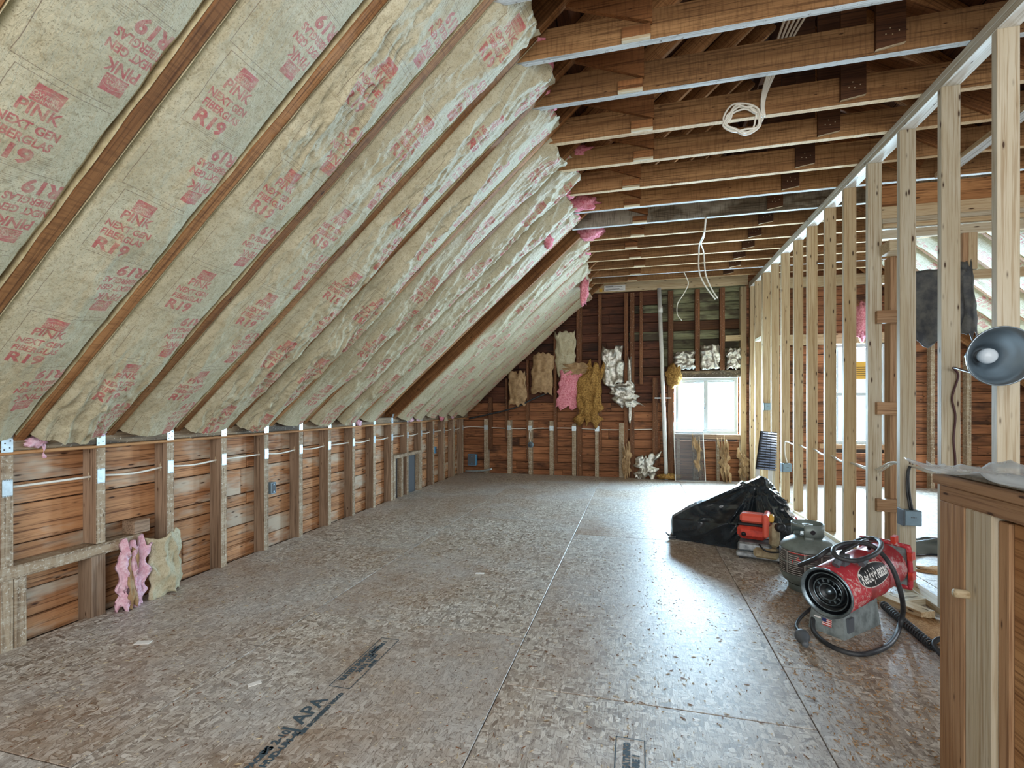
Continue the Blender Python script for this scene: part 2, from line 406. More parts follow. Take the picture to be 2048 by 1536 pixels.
def bx(name, x, y, z, mats, parent, bev=0.003):
    """axis-aligned board, local X along its longest side; material 1 faces -Z of the local frame."""
    d = (x[1] - x[0], y[1] - y[0], z[1] - z[0]); c = ((x[0] + x[1]) / 2, (y[0] + y[1]) / 2, (z[0] + z[1]) / 2)
    i = max(range(3), key=lambda k: d[k])
    X = Vector([1.0 if k == i else 0 for k in range(3)])
    if i == 2: Yv = Vector((0, 1, 0))
    elif i == 0: Yv = Vector((0, 1, 0))
    else: Yv = Vector((-1, 0, 0))
    A = Vector(c) - X * d[i] / 2; B = Vector(c) + X * d[i] / 2
    Z = X.cross(Yv); w = abs(Yv.dot(Vector(d))); t = abs(Z.dot(Vector(d)))
    return board(name, A, B, w, t, Yv, mats, parent, bev)
def meshobj(name, verts, faces, mat, parent=None, smooth=False, uvs=None, origin=None, matidx=None):
    v = np.asarray(verts, float).reshape(-1, 3)
    if origin is None: origin = ((v[:, 0].min() + v[:, 0].max()) / 2, (v[:, 1].min() + v[:, 1].max()) / 2, v[:, 2].min())
    me = bpy.data.meshes.new(name)
    me.from_pydata((v - np.array(origin)).tolist(), [], [tuple(int(i) for i in f) for f in faces])
    for m in ([mat] if isinstance(mat, str) else mat): me.materials.append(M(m))
    if smooth: me.polygons.foreach_set('use_smooth', [True] * len(me.polygons))
    if matidx is not None: me.polygons.foreach_set('material_index', matidx)
    if uvs is not None:
        ul = me.uv_layers.new(name='print')
        idx = np.empty(len(me.loops), int); me.loops.foreach_get('vertex_index', idx)
        ul.data.foreach_set('uv', np.asarray(uvs, float)[idx].ravel())
    me.update()
    return link(name, me, parent, Matrix.Translation(origin))
class MB:
    def __init__(s): s.v = []; s.f = []
    def add(s, v, f):
        o = len(s.v); s.v += [tuple(p) for p in v]; s.f += [tuple(i + o for i in q) for q in f]; return s
    def box(s, x, y, z):
        v = [(a, b, c) for c in z for b in y for a in x]
        return s.add(v, [(0, 2, 3, 1), (4, 5, 7, 6), (0, 1, 5, 4), (2, 6, 7, 3), (0, 4, 6, 2), (1, 3, 7, 5)])
    def prism(s, P, A, B, C):
        """box spanned by vectors A,B,C from corner P"""
        P, A, B, C = map(Vector, (P, A, B, C))
        v = [P, P + A, P + B, P + A + B, P + C, P + A + C, P + B + C, P + A + B + C]
        return s.add(v, [(0, 2, 3, 1), (4, 5, 7, 6), (0, 1, 5, 4), (2, 6, 7, 3), (0, 4, 6, 2), (1, 3, 7, 5)])
    def tube(s, pts, r, n=8, res=6, closed=False):
        P = smooth_path(pts, res, closed) if res else [Vector(p) for p in pts]
        m = len(P); up = Vector((0.13, 0.21, 0.97)); rings = []
        for i, p in enumerate(P):
            t = (P[(i + 1) % m] - P[i - 1]) if closed else (P[min(i + 1, m - 1)] - P[max(i - 1, 0)])
            if t.length < 1e-9: t = Vector((0, 0, 1))
            t.normalize(); a = t.cross(up)
            if a.length < 1e-3: a = t.cross(Vector((1, 0, 0)))
            a.normalize(); b = a.cross(t); up = b if not closed else up
            rr = r(i / (m - 1)) if callable(r) else r
            rings += [p + a * rr * math.cos(2 * PI * j / n) + b * rr * math.sin(2 * PI * j / n) for j in range(n)]
        f = []
        for i in range(m if closed else m - 1):
            for j in range(n):
                k = (i + 1) % m; f.append((i * n + j, i * n + (j + 1) % n, k * n + (j + 1) % n, k * n + j))
        if not closed: f += [tuple(range(n))[::-1], tuple((m - 1) * n + j for j in range(n))]
        return s.add(rings, f)
    def lathe(s, prof, base=(0, 0, 0), axis=(0, 0, 1), n=32):
        a = Vector(axis).normalized(); e1 = a.orthogonal().normalized(); e2 = a.cross(e1); base = Vector(base)
        v = [base + a * h + (e1 * math.cos(2 * PI * j / n) + e2 * math.sin(2 * PI * j / n)) * r for r, h in prof for j in range(n)]
        f = [(i * n + j, i * n + (j + 1) % n, (i + 1) * n + (j + 1) % n, (i + 1) * n + j) for i in range(len(prof) - 1) for j in range(n)]
        return s.add(v, f)
    def obj(s, name, mat, parent=None, smooth=False, origin=None):
        return meshobj(name, s.v, s.f, mat, parent, smooth, origin=origin)
def smooth_path(pts, res, closed=False):
    p = [Vector(q) for q in pts]; n = len(p); out = []
    for i in range(n if closed else n - 1):
        g = (lambda k: p[k % n]) if closed else (lambda k: p[max(0, min(n - 1, k))])
        a, b, c, d = g(i - 1), g(i), g(i + 1), g(i + 2)
        for j in range(res):
            t = j / res
            out.append(0.5 * ((2 * b) + (c - a) * t + (2 * a - 5 * b + 4 * c - d) * t * t + (3 * b - a - 3 * c + d) * t ** 3))
    if not closed: out.append(p[-1])
    return out
RT = np.random.RandomState(11).rand(64, 256, 256)
def vn(x, y, seed):
    t = RT[seed % 64]; x = np.asarray(x) + 1000.0; y = np.asarray(y) + 1000.0
    xi = np.floor(x).astype(int); yi = np.floor(y).astype(int); fx = x - xi; fy = y - yi
    fx = fx * fx * (3 - 2 * fx); fy = fy * fy * (3 - 2 * fy)
    a = t[xi % 256, yi % 256]; b = t[(xi + 1) % 256, yi % 256]; c = t[xi % 256, (yi + 1) % 256]; d = t[(xi + 1) % 256, (yi + 1) % 256]
    return (a * (1 - fx) + b * fx) * (1 - fy) + (c * (1 - fx) + d * fx) * fy
def ridge(x, y, s): return (1 - np.abs(2 * vn(x, y, s) - 1)) ** 3
def gridfaces(nu, nv): return [(i * nu + j, i * nu + j + 1, (i + 1) * nu + j + 1, (i + 1) * nu + j) for i in range(nv - 1) for j in range(nu - 1)]
def sheet(name, P, U, V, nu, nv, disp, mat, parent=None, thick=0.004, edge=0.0, seed=1, smooth=True, N=None, warp=None):
    """closed thin sheet from corner P spanned by U (width), V (height), normal displacement disp(u,v), ragged outline"""
    P, U, V = Vector(P), Vector(U), Vector(V); N = Vector(N) if N else U.cross(V).normalized()
    u, v = np.meshgrid(np.linspace(0, 1, nu), np.linspace(0, 1, nv))
    du = edge * (vn(v * 9, v * 0, seed) - 0.5); dv = edge * (vn(u * 9, u * 0 + 7, seed + 1) - 0.5)
    uu = u + du * 2 * np.abs(u - 0.5); vv = v + dv * 2 * np.abs(v - 0.5)
    d = disp(u, v)
    A = np.array(P)[None, None] + uu[..., None] * np.array(U) + vv[..., None] * np.array(V) + d[..., None] * np.array(N)
    if warp: A = A + warp(u, v)
    B = A - thick * np.array(N)
    n = nu * nv; fs = gridfaces(nu, nv); f = fs + [tuple(i + n for i in q[::-1]) for q in fs]
    ring = [j for j in range(nu)] + [i * nu + nu - 1 for i in range(1, nv)] + [(nv - 1) * nu + j for j in range(nu - 2, -1, -1)] + [i * nu for i in range(nv - 2, 0, -1)]
    f += [(ring[k], ring[k - 1], ring[k - 1] + n, ring[k] + n) for k in range(len(ring))]
    return meshobj(name, np.concatenate([A.reshape(-1, 3), B.reshape(-1, 3)]), f, mat, parent, smooth)
def lump(name, c, size, mat, parent=None, seed=0, sub=3, rough=0.35, freq=2.2, smooth=True):
    bm = bmesh.new(); bmesh.ops.create_icosphere(bm, subdivisions=sub, radius=1.0)
    v = []
    for q in bm.verts:
        p = q.co.copy(); o = Vector((seed * 3.1, seed * 1.7, 0))
        k = 1 + rough * noise.noise(p * freq + o) + rough * 0.6 * noise.noise(p * freq * 3 + o) + rough * 0.35 * noise.noise(p * freq * 8 + o)
        v.append((c[0] + p.x * k * size[0], c[1] + p.y * k * size[1], c[2] + p.z * k * size[2]))
    f = [tuple(x.index for x in q.verts) for q in bm.faces]; bm.free()
    return meshobj(name, v, f, mat, parent, smooth)
def textobj(name, txt, size, fn, mat, parent, bold=0.0, spacing=1.0):
    v, f = text_tris(txt, size, bold, spacing)
    if len(v) == 0: return None
    return meshobj(name, [fn(a, b) for a, b in v], f, mat, parent)
def struct(name, loc=(0, 0, 0)):
    o = bpy.data.objects.new(name, None); COL.objects.link(o); o.location = loc; o.matrix_basis = Matrix.Translation(loc); o['kind'] = 'structure'; return o

# ------------------------------------------------------------------ key dimensions (metres)
XL, XP, YE = -2.89, 1.64, 8.0           # room face of the knee wall, of the new partition, of the gable wall
ZJ, TAN = 3.015, 0.889                  # underside of the ceiling joists, slope of the roof
ANG = math.atan(TAN); CA, SA = math.cos(ANG), math.sin(ANG)
X0, Z0, XR = -2.86, 1.02, 5.42          # where the left slope meets its plate, and its mirror image
RIDGE_X = (X0 + XR) / 2; RIDGE_Z = Z0 + TAN * (RIDGE_X - X0)
RY = [1.65 + 0.415 * k for k in range(-7, 16)]   # near faces of the rafters (each 0.05 wide)

# ------------------------------------------------------------------ floor
floor = meshobj('floor', *(lambda m: (m.v, m.f))(MB().box((-3.2, 5.6), (-2.2, 8.25), (-0.14, -0.022))), 'dark_backing'); floor['kind'] = 'structure'
cols = [(-2.93, -1.77, 1.16), (-1.77, -0.543, 2.376), (-0.543, 0.632, 1.962), (0.632, 1.86, 2.40), (1.86, 3.08, 1.4), (3.08, 4.3, 2.6), (4.3, 5.5, 1.2)]
for x0, x1, y in cols:
    while y > -2.0: y -= 2.43
    while y < YE:
        a, b = max(y, -2.0), min(y + 2.43, YE + 0.02)
        if b - a > 0.02:
            p = bx('floor_panel', (x0 + 0.002, x1 - 0.002), (a + 0.002, b - 0.002), (-0.02, 0), 'osb', floor, 0.0015)
        y += 2.43

def osb_stamp(cx, cy, rot, rows, box=None):
    c, s = math.cos(rot), math.sin(rot)
    W = lambda a, b: (cx + a * c - b * s, cy + a * s + b * c, 0.0012)
    for t, size, a, b in rows: textobj('printed_stamp', t, size, lambda p, q, a=a, b=b: W(p + a, q + b), 'ink', floor, 0.002)
    if box:
        m = MB(); a0, a1, b0, b1 = box; t = 0.004
        for p, q, r, u in ((a0, a1, b0, b0 + t), (a0, a1, b1 - t, b1), (a0, a0 + t, b0, b1), (a1 - t, a1, b0, b1)):
            m.add([W(p, r), W(q, r), W(q, u), W(p, u)], [(0, 1, 2, 3)])
        m.obj('stamp_border', 'ink', floor)
osb_stamp(-1.19, 1.765, PI / 2, [('RATED SHEATHING', 0.034, 0.20, 0.024), ('24/16 15/32', 0.032, 0.20, -0.008), ('EXPOSURE 1', 0.026, 0.33, 0.010), ('mill 000', 0.02, 0.2, -0.034),
    ('APA', 0.085, -0.16, 0.02), ('THE ENGINEERED WOOD', 0.022, -0.16, -0.035), ('PS 2-10', 0.04, -0.34, 0.02), ('HUD-UM-40', 0.034, -0.36, -0.02), ('SIZED FOR SPACING', 0.03, -0.5, 0.02)], (0.0, 0.432, -0.048, 0.05))
osb_stamp(-0.02, 1.45, PI / 2, [('RATED SHEATHING', 0.03, 0.14, 0.01), ('EXPOSURE 1', 0.03, 0.14, -0.02), ('APA', 0.06, -0.1, 0)], (-0.3, 0.30, -0.05, 0.05))
m = MB(); m.box((-1.242, -1.145), (1.49, 1.5), (0.0002, 0.0014)); m.obj('printed_stamp', 'ink', floor)

# ------------------------------------------------------------------ left knee wall (old studs, sheathing, plates)
wl = struct('wall_left', (XL - 0.1, 3.2, 0))
meshobj('leak_backing', *(lambda m: (m.v, m.f))(MB().box((XL - 0.16, XL - 0.13), (-2, 8.2), (-0.14, 1.3))), 'dark_backing', wl)  # unseen sheet added to stop light leaking through the plank joints
zs = [-0.12, 0.09, 0.235, 0.387, 0.474, 0.673, 0.784, 0.95, 1.12]
for i in range(len(zs) - 1):
    y = -2.0 + random.random() * -1.5
    while y < 8.1:
        L = random.choice([2.4, 3.0, 3.6]); a, b = max(y, -2), min(y + L, 8.1)
        if b > a + 0.05: bx('plank', (XL - 0.128, XL - 0.103 + random.uniform(-0.004, 0.004)), (a + 0.0015, b - 0.0015), (zs[i] + 0.003, zs[i + 1] - 0.003), 'sheathing_left', wl, 0.004)
        y += L
bx('top_plate', (XL - 0.10, XL), (-2, 8.1), (0.93, 0.948), 'plate_orange', wl, 0.004)
bx('top_plate', (XL - 0.10, XL + 0.006), (-2, 8.1), (0.95, 1.02), 'weathered_plate', wl, 0.006)
def stud_left(y, z0=-0.1, z1=0.93):
    bx('stud', (XL - 0.10, XL - 0.004), (y, y + 0.05), (z0, z1), 'old_stud', wl, 0.002)
    bx('stud_face', (XL - 0.0038, XL), (y + 0.001, y + 0.049), (z0, z1), 'old_stud_edge', wl, 0.001)
SY = [1.607 + 0.416 * k for k in range(-6, 17)]
for i, y in enumerate(SY):
    if i == 6 or i == 7: stud_left(y, 0.40 if i == 7 else -0.1)
    else: stud_left(y)
# low opening framed between the first studs
bx('sill_block', (XL - 0.10, XL + 0.004), (0.9, 2.28), (0.335, 0.397), ('old_stud_edge',), wl, 0.003)
bx('cripple_stud', (XL - 0.10, XL - 0.002), (1.545, 1.605), (-0.1, 0.335), 'old_stud', wl, 0.002)
bx('cripple_stud', (XL - 0.10, XL - 0.002), (1.66, 1.71), (-0.1, 0.335), 'old_stud_edge', wl, 0.002)
bx('cripple_stud', (XL - 0.10, XL - 0.002), (2.0, 2.075), (-0.1, 0.335), 'old_stud', wl, 0.002)
bx('cripple_stud', (XL - 0.10, XL - 0.006), (2.03, 2.075), (0.40, 0.66), 'old_stud', wl, 0.002)
bx('spacer_block', (XL - 0.10, XL - 0.005), (2.235, 2.335), (0.397, 0.475), 'old_stud', wl, 0.004)
# framed access opening near the far end
bx('sill_block', (XL - 0.09, XL), (5.43, 6.19), (0.50, 0.545), 'old_stud_edge', wl, 0.003)
for y in (5.42, 5.62, 6.14): bx('cripple_stud', (XL - 0.09, XL - 0.002), (y, y + 0.05), (-0.1, 0.50), 'old_stud_edge', wl, 0.002)
bx('access_panel', (XL - 0.085, XL - 0.06), (5.47, 6.14), (-0.02, 0.495), 'dark_grey', wl, 0.002)
# nail plates and rafter ties
def perforated_plate(name, parent, x, y, z, w, h):
    m = MB(); m.box((x, x + 0.0025), (y - w / 2, y + w / 2), (z - h / 2, z + h / 2))
    for j in range(6):
        yy = y - w / 2 + w * (j + 0.2) / 6
        m.box((x, x + 0.0025), (yy, yy + w * 0.1), (z + h / 2, z + h / 2 + 0.006)); m.box((x, x + 0.0025), (yy, yy + w * 0.1), (z - h / 2 - 0.006, z - h / 2))
    return m.obj(name, 'galvanised', parent)
for i, y in enumerate(SY):
    if y > 1.0: perforated_plate('nail_plate', wl, XL + 0.0003, y + 0.025, 0.775, 0.04, 0.07)
for i, y in enumerate(RY):
    if 1.0 < y < 6.5:
        m = MB(); m.box((XL + 0.0065, XL + 0.009), (y - 0.045, y + 0.0), (0.945, 1.01)); m.prism((XL + 0.0065, y - 0.045, 1.01), (0.0025, 0, 0), (0, 0.045, 0), (0.02, 0, 0.05))
        t = m.obj('rafter_tie', 'galvanised', wl)
        m = MB(); [m.box((XL + 0.009, XL + 0.0094), (y - 0.04 + a, y - 0.034 + a), (0.955 + b, 0.961 + b)) for a, b in ((0.003, 0), (0.024, 0.008), (0.006, 0.03), (0.026, 0.04))]
        m.obj('nail_hole', 'ink_dark', t)

# ------------------------------------------------------------------ roof and ceiling framing
ceil = struct('ceiling', (RIDGE_X, 3.0, 3.0))
SL = 5.6     # length of a slope from plate to ridge
def slope_pt(s, off, y, right=False):
    x = X0 + CA * s + SA * off; z = Z0 + SA * s - CA * off
    return Vector(((XR - (x - X0)) if right else x, y, z))
Rn = {False: Vector((SA, 0, -CA)), True: Vector((-SA, 0, -CA))}
ds = (RIDGE_X - X0) / CA
for right in (False, True):
    for k, y in enumerate(RY):
        if right and y < 2.0: continue
        board('rafter', slope_pt(-0.10, -0.075, y + 0.025, right), slope_pt(ds - 0.02, -0.075, y + 0.025, right), 0.05, 0.15, (0, 1 if not right else -1, 0), ('rafter_wood',), ceil, 0.004)
    s = -0.35
    while s < ds:
        w = random.uniform(0.17, 0.23); board('roof_plank', slope_pt(s + w / 2, -0.165, -1.4, right), slope_pt(s + w / 2, -0.165, 8.2, right), w - 0.006, 0.022, (CA if not right else -CA, 0, SA), 'roof_board', ceil, 0.003)
        s += w
for right in (False, True):
    a = slope_pt(-0.6, -0.185, -1.4, right); b = slope_pt(ds + 0.08, -0.185, -1.4, right)
    m = MB(); m.prism(a, b - a, Vector((0, 9.7, 0)), Rn[right] * -0.03); m.obj('roof_leak_slab', 'dark_backing', ceil)  # unseen outer slab added to close sky leaks between roof planks
bx('ridge_board', (RIDGE_X - 0.02, RIDGE_X + 0.02), (-1.4, 8.1), (RIDGE_Z - 0.12, RIDGE_Z + 0.08), 'dark_old_wood', ceil)
JY = [1.705, 2.12, 2.54, 2.95, 3.385, 3.79, 4.245, 4.655, 5.085, 5.475, 5.885, 6.29, 6.69, 7.09, 7.45]
JF = 'rrgttttggtttgtt'
for i, y in enumerate(JY):
    grey_edge = i in (1, 2, 3, 7, 8, 13); grey = i in (8,)
    x0 = X0 + (ZJ - Z0) / TAN - 0.04
    x1 = XR - (ZJ - Z0) / TAN + 0.04
    h = 0.165 + 0.012 * math.sin(i * 2.3)
    mat = 'joist_wood_grey' if i == 8 else 'joist_wood'
    board('joist', (x0, y + 0.0225, ZJ + h / 2), (x1, y + 0.0225, ZJ + h / 2), 0.045, h, (0, 1, 0), (mat, 'joist_edge_grey_lit' if grey_edge else 'joist_edge_tan_lit'), ceil, 0.003)
    # diagonal brace from the rafter down to the joist, with the little spacer under its end
    xe = 0.09 + 0.05 * math.sin(i * 1.7) - (0.02 if i > 5 else 0)
    zl = ZJ + 0.068
    v = [(xe, y - 0.026, zl), (xe, y - 0.026, zl + 0.18), (-0.62, y - 0.026, zl + 0.44), (-0.62, y - 0.026, zl + 0.26)]
    v += [(a, b + 0.024, c) for a, b, c in v]
    meshobj('brace', v, [(0, 1, 2, 3), (7, 6, 5, 4), (0, 4, 5, 1), (1, 5, 6, 2), (2, 6, 7, 3), (3, 7, 4, 0)], ['brace_wood', 'cut_end'], ceil, matidx=[0, 0, 1, 0, 0, 0])
    bx('spacer_block', (xe - 0.15, xe - 0.008), (y - 0.024, y - 0.001), (ZJ + 0.012, ZJ + 0.066), ('brace_wood',), ceil, 0.002)
    bx('spacer_end', (xe - 0.15, xe - 0.008), (y - 0.024, y - 0.001), (ZJ - 0.003, ZJ + 0.012), ('cut_end',), ceil, 0.001)
    # hanger up to the ridge
    hx = 1.212 + 0.02 * math.sin(i * 3.1)
    v = [(hx, y - 0.024, ZJ + 0.012), (hx + 0.135, y - 0.024, ZJ + 0.032), (hx + 0.135, y - 0.024, RIDGE_Z - 0.25), (hx, y - 0.024, RIDGE_Z - 0.25)]
    v += [(a, b + 0.022, c) for a, b, c in v]
    meshobj('hanger', v, [(0, 1, 2, 3), (7, 6, 5, 4), (0, 4, 5, 1), (1, 5, 6, 2), (2, 6, 7, 3), (3, 7, 4, 0)], ['dark_old_wood', 'cut_end'], ceil, matidx=[0, 0, 1, 0, 0, 0])
    nm = MB(); [nm.box((hx + a, hx + a + 0.005), (y - 0.0265, y - 0.0242), (ZJ + b, ZJ + b + 0.005)) for a, b in ((0.04, 0.08), (0.07, 0.075), (0.06, 0.11), (0.10, 0.09))]
    nm.obj('nail', 'cut_end', ceil)
    # raking brace on the right-hand side
    if i > 0:
        a = Vector((RIDGE_X + 0.15, y - 0.013, ZJ + 0.55)); b = Vector((RIDGE_X + 0.95, y - 0.013, ZJ + 0.08))
        board('brace', a, b, 0.024, 0.14, (0, 1, 0), ('brace_wood',), ceil)
bx('post', (0.86, 0.95), (6.2, 6.29), (ZJ + 0.16, RIDGE_Z - 0.35), 'rafter_wood', ceil)

# ------------------------------------------------------------------ gable wall
wb = struct('wall_back', (1.2, YE + 0.1, 0))
meshobj('leak_backing', *(lambda m: (m.v, m.f))(MB().box((-3.2, 0.58), (YE + 0.135, YE + 0.16), (-0.1, 4.9)).box((0.58, 1.52), (YE + 0.135, YE + 0.16), (-0.1, 0.71)).box((0.58, 1.52), (YE + 0.135, YE + 0.16), (1.605, 4.9)).box((1.52, 2.77), (YE + 0.135, YE + 0.16), (-0.1, 4.9)).box((2.77, 3.47), (YE + 0.135, YE + 0.16), (-0.1, 0.59)).box((2.77, 3.47), (YE + 0.135, YE + 0.16), (2.06, 4.9)).box((3.47, 5.8), (YE + 0.135, YE + 0.16), (-0.1, 4.9))), 'dark_backing', wb)
WIN = [(0.60, 1.495, 0.725, 1.588), (2.79, 3.45, 0.605, 2.045)]
z = -0.06; row = 0
while z < 4.6:
    hgt = random.uniform(0.125, 0.16); z1 = z + hgt
    lim = lambda zz: max(-2.99, X0 + (zz - Z0) / TAN - 0.12) if zz > 1.0 else -2.99
    xl = lim(z); xr = XR + X0 - xl
    segs = [(xl, xr)]
    for wx0, wx1, wz0, wz1 in WIN:
        if z1 > wz0 - 0.012 and z < wz1 + 0.012:
            segs = [q for s0, s1 in segs for q in ((s0, min(s1, wx0 - 0.015)), (max(s0, wx1 + 0.015), s1)) if q[1] - q[0] > 0.02]
    cuts = sorted([random.uniform(-2.0, 0.0), 0.36 + 0.02 * random.random(), 1.62, random.uniform(3.5, 4.6)])
    for s0, s1 in segs:
        e = [s0] + [c for c in cuts if s0 + 0.1 < c < s1 - 0.1] + [s1]
        for a, b in zip(e[:-1], e[1:]):
            mid = (a + b) / 2
            if z > 1.55 and 0.05 < mid < 1.62 and z < 3.1: mt = 'sheathing_green' if row % 5 != 2 else 'dark_old_wood'
            elif z > 1.2 and mid < 0.4: mt = 'sheathing_dark'
            else: mt = 'sheathing_end'
            bx('plank', (a + 0.0015, b - 0.0015), (YE + 0.1 + random.uniform(-0.004, 0.004), YE + 0.128), (z + 0.003, z1 - 0.003), mt, wb, 0.004)
    z = z1; row += 1
def stud_back(x0, x1, z0, z1, mat='old_stud_edge'):
    bx('stud', (x0, x1), (YE + 0.0, YE + 0.098), (z0, z1), mat, wb, 0.002)
for a, b, t in ((-2.551, -2.479, 0.93), (-2.131, -2.069, 0.91), (-1.764, -1.703, 0.91), (-1.405, -1.337, 0.90), (-1.028, -0.962, 0.86), (-0.653, -0.596, 1.2), (-0.27, -0.19, 0.88)):
    stud_back(a, b, -0.05, t)
for a, b, z0, z1 in ((-2.47, -2.42, 0.4, 1.30), (-2.17, -2.135, 0.6, 1.62), (-1.80, -1.765, 0.25, 1.93), (-1.335, -1.285, 0.2, 2.35), (-0.955, -0.87, -0.05, 2.97), (-0.60, -0.55, 0.4, 2.97), (-0.19, -0.13, -0.05, 2.97), (-0.1, -0.03, -0.05, 2.97), (0.05, 0.10, 1.5, 2.97), (0.25, 0.33, -0.05, 1.6), (0.485, 0.565, -0.05, 2.97), (0.885, 0.955, 1.70, 2.97), (1.245, 1.315, 1.70, 2.97)):
    stud_back(a, b, z0, z1, 'old_stud_brown')
for a, b in ((0.62, 0.66), (0.86, 0.94), (1.20, 1.24)): stud_back(a, b, -0.05, 0.64, 'old_stud_edge')
stud_back(1.535, 1.62, -0.0, 2.97, 'new_spruce')
for x in (1.9, 2.32, 3.55, 3.98, 4.4, 4.85): stud_back(x, x + 0.05, -0.05, min(2.97, Z0 + TAN * (XR - x - 0.05) - 0.03), 'old_stud_brown' if x < 3.9 else 'old_stud_edge')
bx('header', (0.57, 1.53), (YE + 0.0, YE + 0.098), (1.595, 1.70), 'weathered_plate', wb, 0.004)
bx('sill_block', (0.57, 1.53), (YE - 0.004, YE + 0.098), (0.645, 0.715), 'old_stud', wb, 0.003)
bx('header', (1.66, 3.6), (YE - 0.002, YE + 0.098), (2.06, 2.21), 'new_spruce', wb, 0.003)
bx('sill_block', (2.6, 3.6), (YE - 0.004, YE + 0.098), (0.53, 0.60), 'red_spruce', wb, 0.003)
bx('blocking', (1.32, 1.535), (YE + 0.001, YE + 0.09), (2.15, 2.235), 'new_spruce', wb, 0.003)
bx('top_plate', (-0.86, XP - 0.01), (YE - 0.055, YE - 0.005), (2.985, 3.14), 'new_spruce', wb, 0.003)
bx('top_plate', (XP + 0.10, 3.3), (YE - 0.055, YE - 0.005), (2.90, 3.05), 'new_spruce', wb, 0.003)
m = MB(); m.box((-0.50, -0.17), (YE - 0.057, YE - 0.0555), (3.0, 3.09)); st = m.obj('paper_label', 'paper_white', wb)
m = MB(); [m.box((-0.48 + a, -0.48 + a + w), (YE - 0.0578, YE - 0.0571), (3.015 + b, 3.022 + b)) for a, b, w in ((0, 0, .28), (0, .015, .22), (0, .045, .26), (0, .058, .12))]; m.obj('printed_line', 'ink_dark', st)
m = MB(); m.box((-0.80, -0.64), (YE - 0.057, YE - 0.0555), (2.995, 3.045)); m.box((-0.58, -0.53), (YE - 0.057, YE - 0.0555), (2.995, 3.05)); m.obj('yellow_label', 'yellow', wb)

def window_unit(name, x0, x1, z0, z1, kind):
    w = struct(name, (x0, YE + 0.06, z0)); y0, y1 = YE + 0.03, YE + 0.11; t = 0.045
    bx('frame', (x0, x1), (y0, y1), (z0, z0 + t), 'white_vinyl', w); bx('frame', (x0, x1), (y0, y1), (z1 - t, z1), 'white_vinyl', w)
    bx('frame', (x0, x0 + t), (y0, y1), (z0 + t, z1 - t), 'white_vinyl', w); bx('frame', (x1 - t, x1), (y0, y1), (z0 + t, z1 - t), 'white_vinyl', w)
    if kind == 'slider':
        xm = (x0 + x1) / 2
        bx('sash', (xm - 0.035, xm + 0.03), (y0 + 0.005, y1 - 0.02), (z0 + t, z1 - t), 'white_vinyl', w)
        for a, b in ((x0 + t, xm - 0.035), (xm + 0.03, x1 - t)):
            bx('sash', (a, b), (y0 + 0.02, y1 - 0.03), (z0 + t, z0 + t + 0.03), 'white_vinyl', w); bx('sash', (a, b), (y0 + 0.02, y1 - 0.03), (z1 - t - 0.03, z1 - t), 'white_vinyl', w)
        bx('latch', (xm - 0.03, xm - 0.012), (y0 - 0.012, y0 + 0.004), ((z0 + z1) / 2 - 0.05, (z0 + z1) / 2 + 0.03), 'dark_grey', w)
    else:
        zm = (z0 + z1) / 2
        bx('sash', (x0 + t, x1 - t), (y0 + 0.005, y1 - 0.02), (zm - 0.025, zm + 0.025), 'white_vinyl', w)
        for a, b in ((z0 + t, zm - 0.025), (zm + 0.025, z1 - t)):
            bx('sash', (x0 + t, x0 + t + 0.03), (y0 + 0.02, y1 - 0.03), (a, b), 'white_vinyl', w); bx('sash', (x1 - t - 0.03, x1 - t), (y0 + 0.02, y1 - 0.03), (a, b), 'white_vinyl', w)
        m = MB(); m.box((x0 + 0.2, x1 - 0.08), (y0 + 0.036, y0 + 0.038), (zm + 0.22, zm + 0.47)); lb = m.obj('sticker', 'yellow', w); lb['label'] = 'yellow sticker on the upper pane'
        m = MB(); [m.box((x0 + 0.23, x1 - 0.12 - 0.03 * (j % 2)), (y0 + 0.034, y0 + 0.0358), (zm + 0.27 + 0.03 * j, zm + 0.276 + 0.03 * j)) for j in range(5)]; m.obj('printed_line', 'ink_dark', lb)
    m = MB(); m.box((x0 + t, x1 - t), (y0 + 0.04, y0 + 0.045), (z0 + t, z1 - t)); m.obj('pane', 'window_glass', w)
    return w
window_unit('window_1', *WIN[0], 'slider'); window_unit('window_2', *WIN[1], 'hung')

# ------------------------------------------------------------------ new stud partition on the right
wm = struct('wall_middle', (XP, 5, 0))
def stud_new(y, z0=0.038, z1=2.935, x=XP, mat='new_spruce', w=0.089, d=0.038):
    return bx('stud', (x, x + w), (y, y + d), (z0, z1), (mat,), wm, 0.002)
PS = [2.769, 3.197, 3.635, 4.079, 4.50, 4.91, 5.369, 5.793, 6.255, 6.687, 7.1, 7.17, 7.55, 7.86]
for i, y in enumerate(PS):
    stud_new(y, mat='new_spruce_pale' if i < 4 else 'new_spruce', z0=0.038 if i < 10 else 0.04)
bx('top_plate', (XP, XP + 0.089), (1.3, YE - 0.05), (2.973, 3.011), ('new_spruce_pale', 'joist_edge_grey_lit'), wm, 0.002)
bx('top_plate', (XP, XP + 0.089), (1.3, YE - 0.05), (2.935, 2.972), ('new_spruce_pale', 'plate_lit'), wm, 0.002)
bx('bottom_plate', (XP, XP + 0.089), (2.6, 4.12), (0.0005, 0.038), 'new_spruce', wm, 0.002)
bx('bottom_plate', (XP, XP + 0.089), (4.4, 7.9), (0.0005, 0.038), 'new_spruce', wm, 0.002)
bx('blocking', (XP, XP + 0.089), (7.21, 7.55), (2.07, 2.108), 'new_spruce_pale', wm, 0.002)
bx('jamb_board', (XP + 0.01, XP + 0.04), (7.9, 7.995), (0, 2.97), 'old_stud_brown', wm, 0.002)
